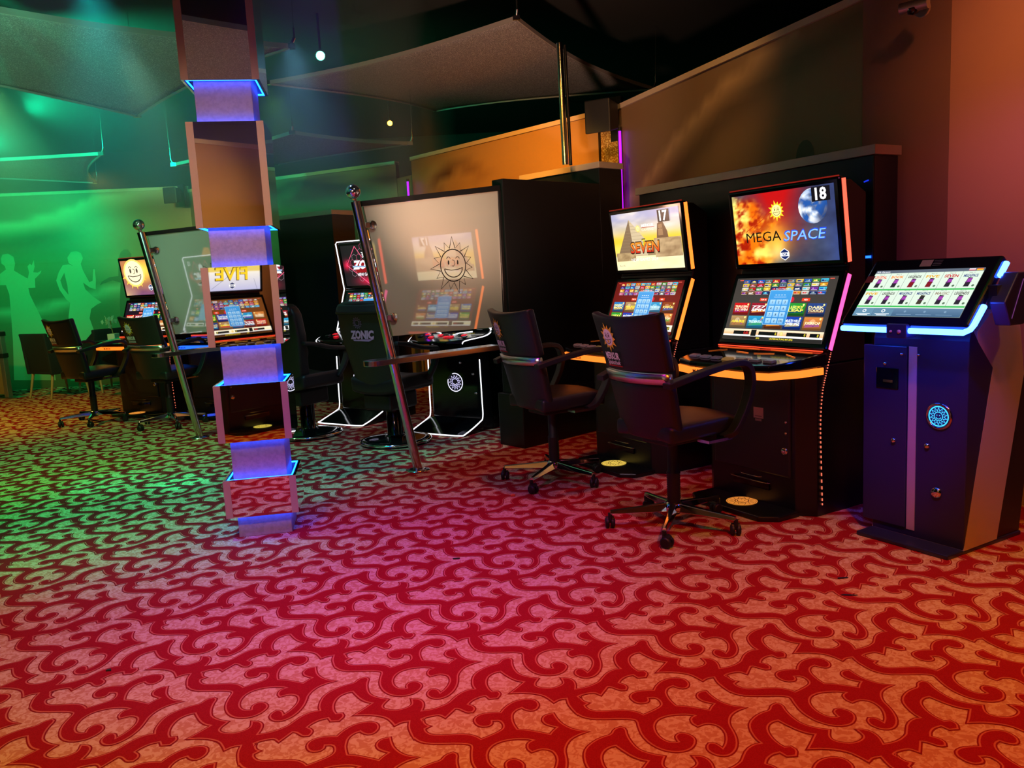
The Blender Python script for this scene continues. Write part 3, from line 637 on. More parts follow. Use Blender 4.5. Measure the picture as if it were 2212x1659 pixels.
    for x0, y0, x1, y1, w in ((-.33, .05, -.03, .055, .008), (.05, .055, .33, .05, .008), (-.3, -.07, -.22, .0, .006), (-.12, -.03, -.02, -.045, .01), (.02, -.045, .14, -.02, .01), (.22, -.02, .32, -.07, .006)):
        dx, dy = x1-x0, y1-y0; L = math.hypot(dx, dy); nx, ny = -dy/L*w/2, dx/L*w/2
        b.add([(x0+nx, y0+ny, dz(y0)+.0012), (x0-nx, y0-ny, dz(y0)+.0012), (x1-nx, y1-ny, dz(y1)+.0012), (x1+nx, y1+ny, dz(y1)+.0012)], [(0, 1, 2, 3)])
    b.build('light_lines', GL, deck)
    for i in range(7):
        x = -.27+.09*i; b = MB(); y = -.2-.02*(1-abs(x)/.3); z = dz(y); m = 0
        b.add([(x-.032, y-.02, z-.002), (x+.032, y-.02, z-.002), (x+.032, y+.02, z+.002), (x-.032, y+.02, z+.002), (x-.028, y-.016, z+.009), (x+.028, y-.016, z+.009), (x+.028, y+.016, z+.013), (x-.028, y+.016, z+.013)], [(4, 5, 6, 7), (0, 1, 5, 4), (1, 2, 6, 5), (2, 3, 7, 6), (3, 0, 4, 7)])
        b.build('button', mat('button_grey', (.25, .24, .27), .25) if i not in (3,) else glow('button_lit', (170, 120, 60), .5), deck, bevel=.003)
    st = [(-.392, .06), (-.392, -.10), (-.336, -.278), (-.205, -.318), (.205, -.318), (.336, -.278), (.392, -.10), (.392, .06)]
    b = MB(); b.strip([(x*.985, y*.985, .772) for x, y in st], (0, 0, 1), .036, .012); sp_ = b.build('deck_light', glow('deck_light_'+deckglow[0], deckglow[1], deckglow[2]), t, label='glowing strip under the deck edge')
    c = Canvas((-.16, -.325, .764), (1, 0, 0), (0, 0, 1), .0006); c.text('M-BOX', 0, 0, .018, (110, 60, 20), w=.1, bold=.03); c.build('deck_lettering', PRINT, sp_)
    for nm, (y0, z0), (y1, z1) in (('touch_screen', LB, LT), ('display_screen', UB, UT)):
        b = MB(); slant_box(b, .385, y0, z0, y1, z1, .045); fr = b.build(nm, BLACKG, t, bevel=.014, seg=3)
        up = Vector((0, y1-y0, z1-z0)); L = up.length; up.normalize(); nn = Vector((1, 0, 0)).cross(up)
        mx, my = .034, (.03 if nm == 'display_screen' else .034)
        c = Canvas(Vector((-.385+mx, y0, z0))+up*my+nn*.0015, (1, 0, 0), up); w, h = .77-2*mx, L-2*my
        if nm == 'touch_screen': lower_screen(c, w, h, bg, seed, bar, order)
        else: pic(c, w, h)
        c.build('picture', SCREEN, fr)
        # light tube round the side edges
        for sx in (-1, 1):
            e = .386*sx; pa = Vector((e, y0, z0))+up*(.014); pb = Vector((e, y0, z0))+up*(L-.014); bk = -nn*.031
            b = MB(); b.strip([pa+bk, pa+bk+up*.02, pb+bk-up*.02, pb+bk], nn, .026, .007)
            b.build('edge_light', glow('edge_'+led[0], led[1], led[2]) if not (led2 and nm == 'touch_screen') else glow('edge_'+led2[0], led2[1], led2[2]), fr)
        if nm == 'touch_screen':
            b = MB(); b.tube([(-.37, y0-.004, z0-.004), (.37, y0-.004, z0-.004)], .0035, 6); b.build('frame_light', glow('edge_red', (255, 70, 40), 1.6), fr)
        if nm == 'display_screen':
            b = MB(); b.tube([(-.375, y1+.012, z1+.003), (.375, y1+.012, z1+.003)], .004, 6); b.build('frame_light', glow('edge_red_dim', (150, 30, 16), .8), fr)
    for sx in (-1, 1):
        b = MB(); p = smooth([(.389*sx, .12, .862), (.389*sx, .085, .76), (.389*sx, .055, .66), (.389*sx, .04, .5), (.389*sx, .045, .3), (.389*sx, .055, .05)], 16)
        for i in range(0, len(p)-1, 2): b.tube([p[i], p[i]+(p[i+1]-p[i])*.9], .0035, 5)
        b.build('led_string', glow('led_string', (250, 120, 90), 1.0), t, label='dotted light line down the side')
    return t
ORANGE = ('amber_orange', (255, 118, 36), 1.9)
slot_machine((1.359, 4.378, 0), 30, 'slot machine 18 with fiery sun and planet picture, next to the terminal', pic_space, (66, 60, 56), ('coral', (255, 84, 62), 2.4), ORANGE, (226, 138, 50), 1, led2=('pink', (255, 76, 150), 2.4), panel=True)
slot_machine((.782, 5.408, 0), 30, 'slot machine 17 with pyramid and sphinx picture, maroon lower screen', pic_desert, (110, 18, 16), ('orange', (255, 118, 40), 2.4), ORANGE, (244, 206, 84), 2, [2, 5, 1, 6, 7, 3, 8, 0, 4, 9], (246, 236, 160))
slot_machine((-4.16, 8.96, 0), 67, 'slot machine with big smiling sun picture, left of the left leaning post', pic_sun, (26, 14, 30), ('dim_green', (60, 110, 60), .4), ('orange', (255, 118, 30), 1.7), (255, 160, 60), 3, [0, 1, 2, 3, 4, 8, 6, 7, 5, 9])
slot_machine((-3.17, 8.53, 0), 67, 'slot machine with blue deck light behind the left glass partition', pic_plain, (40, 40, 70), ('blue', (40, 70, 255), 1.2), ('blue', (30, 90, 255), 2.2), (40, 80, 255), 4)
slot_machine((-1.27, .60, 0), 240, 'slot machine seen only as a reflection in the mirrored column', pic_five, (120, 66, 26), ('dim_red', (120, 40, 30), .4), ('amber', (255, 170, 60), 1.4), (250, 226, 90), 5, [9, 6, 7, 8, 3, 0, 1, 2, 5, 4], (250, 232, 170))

# ---------------------------------------------------------------- the two machines outlined in white light
def pic_hex(c, w, h):
    c.rect(0, 0, w, h, (14, 14, 16), (26, 26, 28))
    def f(u, v): return mix((26, 24, 26), (226, 30, 70), math.exp(-((u-.08)/.07)**2-((v-.52)/.12)**2)+math.exp(-((u-.92)/.07)**2-((v-.52)/.12)**2)+.85*math.exp(-((u-.5)/.25)**2-((v-.12)/.12)**2))
    c.image(w*.0, 0, w, h, 26, 22, f)
    c.rect(w*.24, h*.32, w*.52, h*.3, (140, 16, 24))
    q = h*.085
    for j in range(9):
        for i in range(9):
            x, y = w*.12+i*q*1.75+(j % 2)*q*.87, h*.06+j*q*1.5
            if abs((x-w*.5)/w*1.2)+abs((y-h*.5)/h) > .55 or (.3 < y/h < .64 and .22 < x/w < .78): continue
            c.line([(x+q*math.sin(R(60*k)), y+q*math.cos(R(60*k))) for k in range(6)], h*.008, (190, 60, 100) if (i+j) % 3 else (150, 130, 140), True); c.k -= 1
    c.k += 1
    c.line([(w*.5, h*.03), (w*.08, h*.52), (w*.3, h*.97)], h*.018, (250, 90, 130)); c.line([(w*.5, h*.03), (w*.92, h*.52), (w*.7, h*.97)], h*.018, (250, 90, 130)); c.line([(w*.3, h*.97), (w*.42, h*.7)], h*.014, (250, 90, 130)); c.line([(w*.7, h*.97), (w*.58, h*.7)], h*.014, (250, 90, 130))
    sun(c, w*.5, h*.76, h*.15, (240, 240, 245), (250, 250, 250), (40, 30, 40), 13)
    c.text('ZONIC', w*.5, h*.42, h*.2, (240, 246, 250), w=w*.6, bold=.05, shear=.25, al='c'); c.poly([(w*.2, h*.5), (w*.82, h*.46), (w*.8, h*.43), (w*.2, h*.46)], (140, 170, 200))
    c.text('NEW GAMES 2024', w*.5, h*.24, h*.075, (246, 240, 244), w=w*.44, al='c'); number(c, '15', w, h, .82, .15)
def outline_machine(loc, deg, label, seed):
    t = thing('outlined_slot_machine', loc, deg, label, 'slot machine', 'slot machines outlined in white light')
    WL = glow('white_outline', (244, 246, 255), 2.0); RED = glow('red_button', (230, 24, 44), 1.0)
    b = MB(); b.prism([(-.27, -.0), (.27, -.0), (.33, .08), (.33, .42), (-.33, .42), (-.33, .08)], 'z', 0, .80); b.build('cabinet', BLACKG, t, bevel=.006)
    b = MB(); b.prism([(.12, .80), (.42, .80), (.42, 1.66), (.32, 1.735), (.24, 1.735), (.295, 1.30), (.15, .88)], 'x', -.35, .35); b.build('housing', BLACK, t, bevel=.008)
    b = MB(); b.add([(-.29, -.02, .1), (-.29, -.3, .018), (-.2, -.34, .012), (.2, -.34, .012), (.29, -.3, .018), (.29, -.02, .1), (-.29, -.02, 0), (-.29, -.3, 0), (-.2, -.34, 0), (.2, -.34, 0), (.29, -.3, 0), (.29, -.02, 0)],
                   [(0, 1, 2, 3, 4, 5), (6, 11, 10, 9, 8, 7), (1, 0, 6, 7), (2, 1, 7, 8), (3, 2, 8, 9), (4, 3, 9, 10), (5, 4, 10, 11), (0, 5, 11, 6)]); b.build('foot_plate', BLACKG, t)
    b = MB(); b.tube(smooth([(-.285, -.012, .63), (-.29, -.015, .3), (-.292, -.02, .13), (-.292, -.07, .088), (-.292, -.28, .026), (-.26, -.335, .016), (0, -.345, .016), (.26, -.335, .016), (.292, -.28, .026), (.292, -.07, .088), (.292, -.02, .13), (.29, -.015, .3), (.285, -.012, .63)], 5), .0055, 6); b.build('outline_light', WL, t, label='white line of light along the foot plate')
    c = Canvas((0, -.002, .42), (1, 0, 0), (0, 0, 1), .0006); r = .085
    c.disc(0, 0, r*1.02, (8, 8, 14), 28); c.ring(0, 0, r*.9, r, (225, 222, 255), 28, R(-200), R(110)); tp = [(q*math.cos(PI*i/13), q*math.sin(PI*i/13)) for i in range(26) for q in [r*.78 if i % 2 else r*.48]]; c.line(tp, r*.07, (214, 208, 255), True); c.ring(0, 0, r*.36, r*.42, (200, 196, 250)); c.line([(r*.24*math.cos(R(200+i*14)), r*.24*math.sin(R(200+i*14))) for i in range(11)], r*.06, (214, 208, 255))
    c.build('lit_emblem', mat('lit_white_emblem', (.02, .02, .02), .4, attr='emit', es=1.5), t, 'round sun emblem in white light')
    for x, z in ((.07, .6), (.2, .5), (.22, .33)): b = MB(); b.lathe([(.012, 0), (.012, -.006), (0, -.008)], (x, -.001, z), 12, 0, 'y'); b.build('door_lock', STEEL, t)
    dk = [(-.37, .1), (-.39, -.08), (-.3, -.24), (-.16, -.3), (.16, -.3), (.3, -.24), (.39, -.08), (.37, .1)]; n = 8
    b = MB(); v = [(x*.96, y, .79) for x, y in dk]+[(x, y, .815+(y+.3)*.16) for x, y in dk]; b.add(v, [tuple(range(n)), tuple(range(n, 2*n))[::-1]]+[((i+1) % n, i, i+n, (i+1) % n+n) for i in range(n)]); deck = b.build('button_deck', BLACKG, t, bevel=.008)
    dz = lambda y: .8165+(y+.3)*.16
    r = random.Random(seed)
    for i in range(11):
        x = -.26+.052*i; y = -.13+.05*math.sin(i*1.7); z = dz(y); b = MB(); q = .022
        b.add([(x-q, y-.02, z), (x+q, y-.02, z), (x+q, y+.02, z+.006), (x-q, y+.02, z+.006), (x-q*.8, y-.015, z+.008), (x+q*.8, y-.015, z+.008), (x+q*.8, y+.015, z+.013), (x-q*.8, y+.015, z+.013)], [(4, 5, 6, 7), (0, 1, 5, 4), (1, 2, 6, 5), (2, 3, 7, 6), (3, 0, 4, 7)]); b.build('button', RED if i in (1, 3, 4, 6, 7, 9) else mat('button_dark', (.05, .05, .055), .2), deck)
    for sx in (-1, 1):
        b = MB(); b.tube(smooth([(.33*sx, .1, .9), (.36*sx, .085, .87), (.392*sx, -.06, .84), (.31*sx, -.235, .815), (.29*sx, -.255, .79)], 5), .005, 6); b.build('deck_outline', WL, deck)
        b = MB(); b.tube(smooth([(.2*sx, .03, .872), (.1*sx, -.03, .863), (.08*sx, -.1, .852)], 4), .003, 5); b.build('deck_inlay', WL, deck)
    for nm, (y0, z0), (y1, z1) in (('touch_screen', (.1, .875), (.255, 1.28)), ('display_screen', (.255, 1.285), (.19, 1.745))):
        b = MB(); slant_box(b, .352, y0, z0, y1, z1, .045); fr = b.build(nm, BLACKG, t, bevel=.01); up = Vector((0, y1-y0, z1-z0)); L = up.length; up.normalize(); nn = Vector((1, 0, 0)).cross(up)
        c = Canvas(Vector((-.32, y0, z0))+up*.03+nn*.0015, (1, 0, 0), up); w, h = .64, L-.06
        if nm == 'touch_screen': lower_screen(c, w, h, (20, 18, 22), seed, (236, 236, 240))
        else: pic_hex(c, w, h)
        c.build('picture', SCREEN, fr)
    b = MB(); b.tube([(-.35, .085, .87), (-.362, .25, 1.285), (-.362, .178, 1.74), (-.345, .178, 1.757), (.345, .178, 1.757), (.362, .178, 1.74), (.362, .25, 1.285), (.35, .085, .87)], .006, 6); b.build('screen_outline', WL, t, label='white line of light round the screens')
    b = MB(); b.prism([(-.09, 1.735), (.09, 1.735), (.0, 1.86)], 'y', .27, .33); b.build('beacon', glow('beacon', (255, 150, 30), .8), t, label='small orange pyramid light on top')
    return t
outline_machine((-1.49, 7.80, 0), 57, 'slot machine outlined in white light, its pink hexagon picture beside the right leaning post', 11)
outline_machine((-.504, 7.065, 0), 57, 'slot machine outlined in white light, hidden above the deck by the right glass partition', 12)


# ================================================================ CHAIRS
def back_pt(u, z, hw=.245):
    """outer (rear) face of the gas-lift chair's back: u in -1..1, z height"""
    t = (z-.5)/.62; y = -.17-.13*max(0, t)-.02*t*t; w = hw*(.86+.16*t); return Vector((u*w, y-.055*(1-u*u)+.02, z))
def office_chair(loc, deg, label, spin=0, printed=True):
    t = thing('swivel_armchair', loc, deg, label, 'chair', 'black swivel chairs with a printed sun')
    b = MB(); b.shell(lambda u, v: back_pt(1-2*u, .845+(1.115-.845)*v+.022*(2*u-1)**2*v), 12, 8, (0, .05, .006)); br = b.build('backrest', LEATHER, t, bevel=.012, seg=2)
    b = MB(); b.shell(lambda u, v: back_pt(1-2*u, .50+.288*v)+Vector((0, -.004, 0)), 12, 8, (0, .05, .0)); b.build('back_shell', LEATHER, t, bevel=.014, seg=2)
    b = MB(); b.shell(lambda u, v: back_pt(1-2*u, .79+.052*v)+Vector((0, -.006, 0)), 14, 1, (0, .03, 0)); b.build('chrome_band', mat('satin_chrome', (.8, .78, .8), .28, 1.), t)
    N = lambda x, y, k: back_pt(x, y)+Vector((0, -.003-k, .0))
    c = Canvas((0, 0, 0), (1, 0, 0), (0, 0, 1), .0006, fn=lambda x, y, k: N((-.245-.0+x)/.245, y, k))
    # picture frame: x metres from the viewer's left edge, y = height
    sun(c, .15, 1.015, .075, (255, 186, 60), (255, 226, 250), (40, 20, 40), 13)
    c.text('MERKUR', .085, .905, .035, (255, 236, 250), w=.135, bold=.03); c.text('Spielothek', .095, .878, .024, (250, 226, 246), w=.125, bold=.01, shear=.2); c.rect(.09, .868, .14, .0055, (190, 20, 40))
    c.build('sun_print', PRINT, br, 'printed sun with a wordmark')
    b = MB(); b.shell(lambda u, v: Vector(((u-.5)*.47*(1-.1*(1-v)), -.2+.46*v, .575+.018*math.cos((u-.5)*PI)+.02*v-.05*max(0, v-.8)*2)), 10, 10, (0, 0, -.085)); b.build('seat', LEATHER, t, bevel=.02, seg=3)
    for sx in (-1, 1):
        x = .275*sx
        pth = smooth([(x*.92, -.26, .79), (x*.98, -.16, .815), (x, .02, .845), (x, .18, .86), (x, .25, .838), (x, .275, .77), (x, .255, .68), (x, .2, .58), (x*.97, .15, .515), (x*.8, .12, .49)], 5)
        b = MB(); b.strip(pth, (1, 0, 0), .055, .03); b.build('armrest', PLASTIC, t, bevel=.009, seg=2)
        b = MB(); b.box(x*.8-.04, x*.8+.04, -.0, .16, .478, .492); b.build('arm_bracket', STEEL, t)
    b = MB(); b.box(-.1, .1, -.12, .1, .455, .49); b.build('seat_plate', PLASTIC, t, bevel=.008)
    b = MB(); b.lathe([(.03, .46), (.03, .3), (.036, .29)]+[q for i in range(12) for q in ((.036, .285-i*.012), (.032, .28-i*.012))]+[(.036, .13), (.03, .07)]); b.build('gas_lift', PLASTIC, t)
    b = MB(); b.lathe([(.0, .135), (.042, .132), (.05, .11), (.05, .085), (.03, .075)]); b.build('hub', CHROME, t)
    for k in range(5):
        a = R(spin+72*k-(deg-90)); d = Vector((math.cos(a), math.sin(a), 0)); e = Vector((-d.y, d.x, 0))
        def sec(r, w, z0, z1): return [d*r-e*w+Vector((0, 0, z0)), d*r+e*w+Vector((0, 0, z0)), d*r+e*w*.6+Vector((0, 0, z1)), d*r-e*w*.6+Vector((0, 0, z1))]
        b = MB(); ss = [sec(.03, .026, .085, .13), sec(.2, .019, .082, .112), sec(.335, .014, .08, .1)]; v = sum(ss, [])
        b.add(v, [(3, 2, 1, 0), (8, 9, 10, 11)]+[(4*i+j, 4*i+(j+1) % 4, 4*i+4+(j+1) % 4, 4*i+4+j) for i in (0, 1) for j in range(4)]); lg = b.build('leg', CHROME, t, bevel=.004)
        b = MB(); p = d*.335; b.tube([p+Vector((0, 0, .05)), p+Vector((0, 0, .085))], .011, 8)
        b.m = [0]*len(b.f); q = R(spin+72*k*1.7+40); ax = Vector((math.cos(q), math.sin(q), 0)); ct = p+Vector((-ax.y, ax.x, 0))*.014+Vector((0, 0, .029))
        for s in (-1, 1): b.tube([ct+ax*(.006*s), ct+ax*(.010*s), ct+ax*(.02*s), ct+ax*(.025*s)], [.027, .029, .029, .022], 14)
        b.tube([ct+Vector((0, 0, .016))-ax*.02, ct+Vector((0, 0, .016))+ax*.02], .02, 8)
        b.build('caster', PLASTIC, lg)
    return t
office_chair((.812, 4.035, 0), 31, 'black swivel chair with printed sun, nearest chair, in front of the planet-picture machine', -110)
office_chair((.25, 5.095, 0), 30, 'black swivel chair with printed sun, in front of the pyramid-picture machine', -119)
office_chair((-4.50, 8.50, 0), 60, 'black swivel chair with faded sun print, far left beside the dark tub armchair', -145)
office_chair((-3.50, 8.07, 0), 66, 'black swivel chair with faded sun print, right behind the left leaning post', -130)

def pedestal_chair(loc, deg, label):
    t = thing('pedestal_armchair', loc, deg, label, 'chair', 'high-backed black pedestal chairs')
    def P(u, v):
        z = .46+.74*v; w = .19+.085*min(1, v*1.6); 
        if v > .86: w *= 1-.28*((v-.86)/.14)**2
        x = (1-2*u)*w; return Vector((x, -.2-.12*v-.03*(1-(2*u-1)**2), z))
    b = MB(); b.shell(P, 14, 16, (0, .1, .0)); br = b.build('backrest', LEATHER, t, bevel=.03, seg=3)
    b = MB(); b.shell(lambda u, v: Vector(((1-2*u)*(.265-.03*v), -.345-.02*(1-(2*u-1)**2)+.02*v, 1.1+.085*v)), 10, 4, (0, .11, 0)); b.build('head_pad', LEATHER, t, bevel=.025, seg=3)
    def F(x, y, k): v = (y-.46)/.74; u = (.5-x/.5); return Vector((x, -.2-.12*v-.03*(1-(x/.26)**2)-.004-k, y))
    c = Canvas((0, 0, 0), (1, 0, 0), (0, 0, 1), .0006, fn=F)
    tp = [(-.03+q*math.cos(PI*i/13), 1.03+q*math.sin(PI*i/13)) for i in range(26) for q in [.048 if i % 2 else .03]]; c.line(tp, .006, (104, 90, 122), True); c.ring(-.03, 1.03, .02, .025, (104, 90, 122))
    c.text('ZONIC', -.135, .905, .062, (176, 156, 190), w=.26, bold=.06, shear=.2); c.poly([(-.11, .895), (.12, .9), (.06, .88), (-.1, .885)], (150, 130, 170))
    c.build('printed_wordmark', PRINT, br, 'grey-violet printed wordmark')
    b = MB(); b.shell(lambda u, v: Vector(((u-.5)*.5, -.24+.5*v, .56+.03*(2*u-1)**2)), 10, 8, (0, 0, -.13)); b.build('seat', LEATHER, t, bevel=.035, seg=3)
    for sx in (-1, 1):
        x = .275*sx; b = MB(); b.strip(smooth([(x, -.24, .86), (x, -.1, .84), (x, .06, .80), (x, .2, .78), (x, .27, .77), (x*.97, .285, .72), (x*.95, .24, .62), (x*.9, .16, .52)], 5), (1, 0, 0), .06, .035); b.build('armrest', LEATHER, t, bevel=.012)
    b = MB(); b.prism([(-.15, -.2), (.15, -.2), (.15, .14), (-.15, .14)], 'z', .3, .44); b.build('under_seat_box', PLASTIC, t, bevel=.02)
    b = MB(); b.lathe([(.065, .3), (.065, .075), (.09, .06), (.12, .05)]); b.build('pedestal', BLACKG, t)
    b = MB(); b.lathe([(0, .062), (.1, .06), (.25, .042), (.295, .03), (.295, 0.002)], n=40); b.build('base_plate', BLACKG, t)
    b = MB(); b.lathe([(.293, .034), (.301, .028), (.301, .018), (.294, .014)], n=40); b.build('chrome_ring', CHROME, t)
    return t
pedestal_chair((-1.0, 6.60, 0), 57, 'black pedestal chair with round base, its printed back beside the right leaning post')
pedestal_chair((-1.86, 7.12, 0), 57, 'black pedestal chair with round base, mostly hidden behind the mirrored column')

# ================================================================ GLASS PARTITIONS WITH LEANING POSTS
GLASS = mat('satin_glass', (.36, .355, .32), .03, spec=1.0, coat=1.)
MATS['satin_glass'].node_tree.nodes['Principled BSDF'].inputs['IOR'].default_value = 1.95
def partition(loc, ang, label, sun_x):
    # local x runs along the panel, away from the post; local -y is the viewer's side
    t = thing('partition_screen', loc, ang+90, label, 'partition', 'glass partitions with leaning steel posts')
    top = Vector((-.345, 0, 1.874))
    b = MB(); b.tube([(0, 0, 0.01), tuple(top)], .032, 20); po = b.build('leaning_post', STEEL, t)
    b = MB(); c0 = top+Vector((-.012, 0, .062)); n = 14; b.lathe([(0.048*math.sin(PI*i/n), c0.z-.048*math.cos(PI*i/n)) for i in range(n+1)], (c0.x, c0.y, 0), 24); b.tube([tuple(top), (c0.x, 0, c0.z-.04)], .014, 10); b.build('ball_finial', CHROME, po)
    b = MB(); b.lathe([(.0, .012), (.05, .012), (.085, .004), (.085, 0)], n=28); b.build('floor_flange', STEEL, po)
    def px(z): return -.345*z/1.874
    gl = [(px(.965)+.045, .972), (.875, .953), (.89, 1.975), (px(1.84)+.05, 1.842)]
    b = MB(); b.prism(gl, 'y', -.006, .006); g = b.build('glass_panel', GLASS, t, label='pale satin glass with a line-drawn sun')
    c = Canvas((0, -.0065, 0), (1, 0, 0), (0, 0, 1), .0004); sun(c, sun_x, 1.435, .205, None, None, (14, 13, 12), 15, outline=.008); c.build('sun_outline', PRINT, g)
    for z in (1.72, 1.10):
        b = MB(); b.lathe([(0, -.03), (.03, -.03), (.03, .03), (0, .03)], (px(z)+.075, 0, z), 18, 0, 'y'); b.box(px(z)+.02, px(z)+.075, -.03, .03, z-.018, z+.018); b.build('glass_clamp', STEEL, t, bevel=.003)
    b = MB(); b.prism([(px(1.84)+.035, 1.842), (.905, 1.978), (.905, 2.018), (px(1.84)+.03, 1.875)], 'y', -.02, .02); b.prism([(.88, .9), (.91, .9), (.91, 1.978), (.89, 1.978)], 'y', -.02, .02); b.build('frame', BLACK, t)
    b = MB(); pts = [(.79, -.07), (.79, .07)]+[(-.30+.07*math.cos(R(90+i*15)), .07*math.sin(R(90+i*15))) for i in range(13)]
    b.prism(pts, 'z', .785, .822); b.build('drinks_shelf', mat('shelf_steel', (.55, .53, .5), .22, 1.), t, bevel=.003)
    return t
partition((-.703, 5.572, 0), 41.5, 'pale glass partition with sun outline, leaning steel post and drinks shelf, right of column', .425)
partition((-2.919, 7.291, 0), 53, 'greenish glass partition with leaning steel post, partly behind the mirrored column', .36)

# ================================================================ MIRRORED COLUMN
BLUE = glow('blue_led', (8, 70, 255), 24.)
def column():
    t = thing('mirrored_column', (-1.396+.141*math.sin(R(10))*-1, 4.2515+.141*math.cos(R(10)), 0), 100, 'square column of stacked mirrored boxes with blue light gaps', 'column')
    h = .141
    b = MB(); b.box(-h, h, -h, h, 0, 3.9); b.build('column_core', PLASTER, t, bevel=.003)
    H = h+.049
    for z0, z1 in ((2.396, 3.85), (1.665, 2.193), (1.05, 1.464), (.537, .846), (.124, .332)):
        b = MB()
        for x0, x1, y0, y1 in ((-H, H, -H, -H+.012), (-H, H, H-.012, H), (-H, -H+.012, -H+.012, H-.012), (H-.012, H, -H+.012, H-.012)): b.box(x0, x1, y0, y1, z0, z1)
        bx = b.build('mirror_box', MIRROR, t)
        for sx in (-1, 1):
            b = MB(); b.box(sx*H-(.036 if sx > 0 else 0), sx*H+(.036 if sx < 0 else 0), -H-.002, -H, z0, z1); b.build('corner_strip', OAKSTRIP, bx)
        b = MB()
        for z in (z0+.001, z1-.007):
            if z > 3.5: continue
            q = h+.03
            for x0, x1, y0, y1 in ((-q, q, -q, -q+.006), (-q, q, q-.006, q), (-q, -q+.006, -q, q), (q-.006, q, -q, q)): b.box(x0, x1, y0, y1, z, z+.006)
        b.build('blue_led_strip', BLUE, bx)
column()

# ================================================================ TERMINAL
def kiosk():
    t = thing('payment_terminal', (1.861, 3.613, 0), 30, 'black terminal with tilted touch screen and blue light strips by the right wall', 'terminal')
    NAVY = mat('navy_black', (.02, .02, .06), .3, bump=(300, .1))
    b = MB(); b.prism([(-.235, -.115), (.225, -.115), (.235, .46), (-.235, .46)], 'z', 0, .022); b.build('base_plate', NAVY, t, bevel=.006)
    b = MB(); b.prism([(0, .02), (.19, .827), (.07, .955), (.02, 1.02), (-.0, .96)], 'x', -.23, .23); b.build('body', NAVY, t, bevel=.005)
    b = MB(); b.prism([(.0, .02), (.262, .02), (.446, .773), (.40, 1.0), (.20, 1.10), (.06, 1.0), (.07, .95), (.19, .827)], 'x', -.2295, .2295); b.build('silver_side', mat('silver_panel', (.62, .54, .5), .35, .4), t)
    b = MB(); b.prism([(.262, .02), (.46, .02), (.56, .70), (.446, .773)], 'x', -.225, .225); b.build('rear_case', BLACK, t, bevel=.004)
    b = MB(); b.box(-.046, -.006, -.004, .002, .055, .925); b.build('silver_strip', mat('silver_panel', (.62, .54, .5), .35, .4), t)
    b = MB(); b.box(-.275, -.05, -.012, .03, .06, .925); dr = b.build('note_door', NAVY, t, bevel=.004)
    b = MB(); b.box(-.205, -.09, -.016, -.008, .72, .82); b.build('note_slot', BLACKG, dr, bevel=.003); b = MB(); b.box(-.165, -.115, -.02, -.014, .752, .764); b.build('slot_tongue', STEEL, dr)
    for x, z, r in ((-.108, .476, .012), (.051, .473, .013), (-.155, .84, .008), (-.07, .89, .007), (.005, .89, .007), (.098, .262, .026)):
        b = MB(); b.lathe([(r, 0), (r, -.008), (r*.7, -.014), (0, -.015)], (x, -.012 if x < -.05 else 0, z), 18, 0, 'y'); b.build('lock', CHROME, t)
    b = MB(); b.lathe([(.062, 0), (.062, -.006), (.052, -.01), (.05, -.004)], (.103, 0, .617), 36, 0, 'y'); b.build('emblem_ring', mat('tinted_chrome', (.5, .4, .5), .15, 1.), t)
    c = Canvas((.103, -.0045, .617), (1, 0, 0), (0, 0, 1), .0005); r = .05
    c.disc(0, 0, r, (0, 10, 70), 30); c.ring(0, 0, r*.84, r*.95, (60, 200, 255)); tp = [(q*math.cos(PI*i/14), q*math.sin(PI*i/14)) for i in range(28) for q in [r*.8 if i % 2 else r*.5]]; c.line(tp, r*.1, (60, 190, 255), True); c.ring(0, 0, r*.36, r*.43, (60, 190, 255)); c.line([(r*.24*math.cos(R(200+i*14)), r*.24*math.sin(R(200+i*14))) for i in range(11)], r*.07, (60, 190, 255)); c.disc(-r*.13, r*.1, r*.05, (60, 190, 255), 8); c.disc(r*.13, r*.1, r*.05, (60, 190, 255), 8)
    c.build('lit_emblem', MATS['lit_white_emblem'], t, 'round sun emblem glowing blue')
    # tilted head
    y0, z0, y1, z1 = -.15, 1.038, .115, 1.325
    up = Vector((0, y1-y0, z1-z0)); L = up.length; up.normalize(); nn = Vector((1, 0, 0)).cross(up)
    b = MB(); slant_box(b, .305, y0, z0, y1, z1, .05); hd = b.build('screen_head', mat('gloss_navy', (.004, .004, .012), .12), t, bevel=.014, seg=3)
    O = Vector((-.305, y0, z0))+nn*.0015
    c = Canvas(O+up*(L*.115)+Vector((.045, 0, 0)), (1, 0, 0), up); w, h = .515, L*.70
    c.rect(0, 0, w, h, (206, 222, 206)); c.rect(0, h*.935, w, h*.065, (86, 96, 110)); c.text('Alle Geraete', w*.01, h*.95, h*.035, (240, 240, 245), bold=.01)
    for i, (a, q) in enumerate((((230, 230, 240), (200, 40, 50)), ((200, 30, 40), (240, 200, 60)))): c.rect(w*(.87+.065*i), h*.945, w*.055, h*.045, q, a)
    c.rect(0, 0, w, h*.17, (60, 92, 122), (92, 122, 150)); c.rect(0, 0, w*.19, h*.17, (96, 134, 160)); c.rect(w*.195, 0, w*.19, h*.17, (90, 126, 152))
    for x in (.1, .29): c.ring(w*x, h*.11, h*.02, h*.035, (240, 246, 250), 12); c.rect(w*(x-.07), h*.04, w*.14, h*.012, (240, 246, 250)); c.rect(w*(x-.05), h*.015, w*.1, h*.012, (240, 246, 250))
    for x in (.5, .68, .86): c.disc(w*x, h*.1, h*.022, (116, 146, 172), 6); c.rect(w*(x-.07), h*.035, w*.14, h*.008, (116, 146, 172))
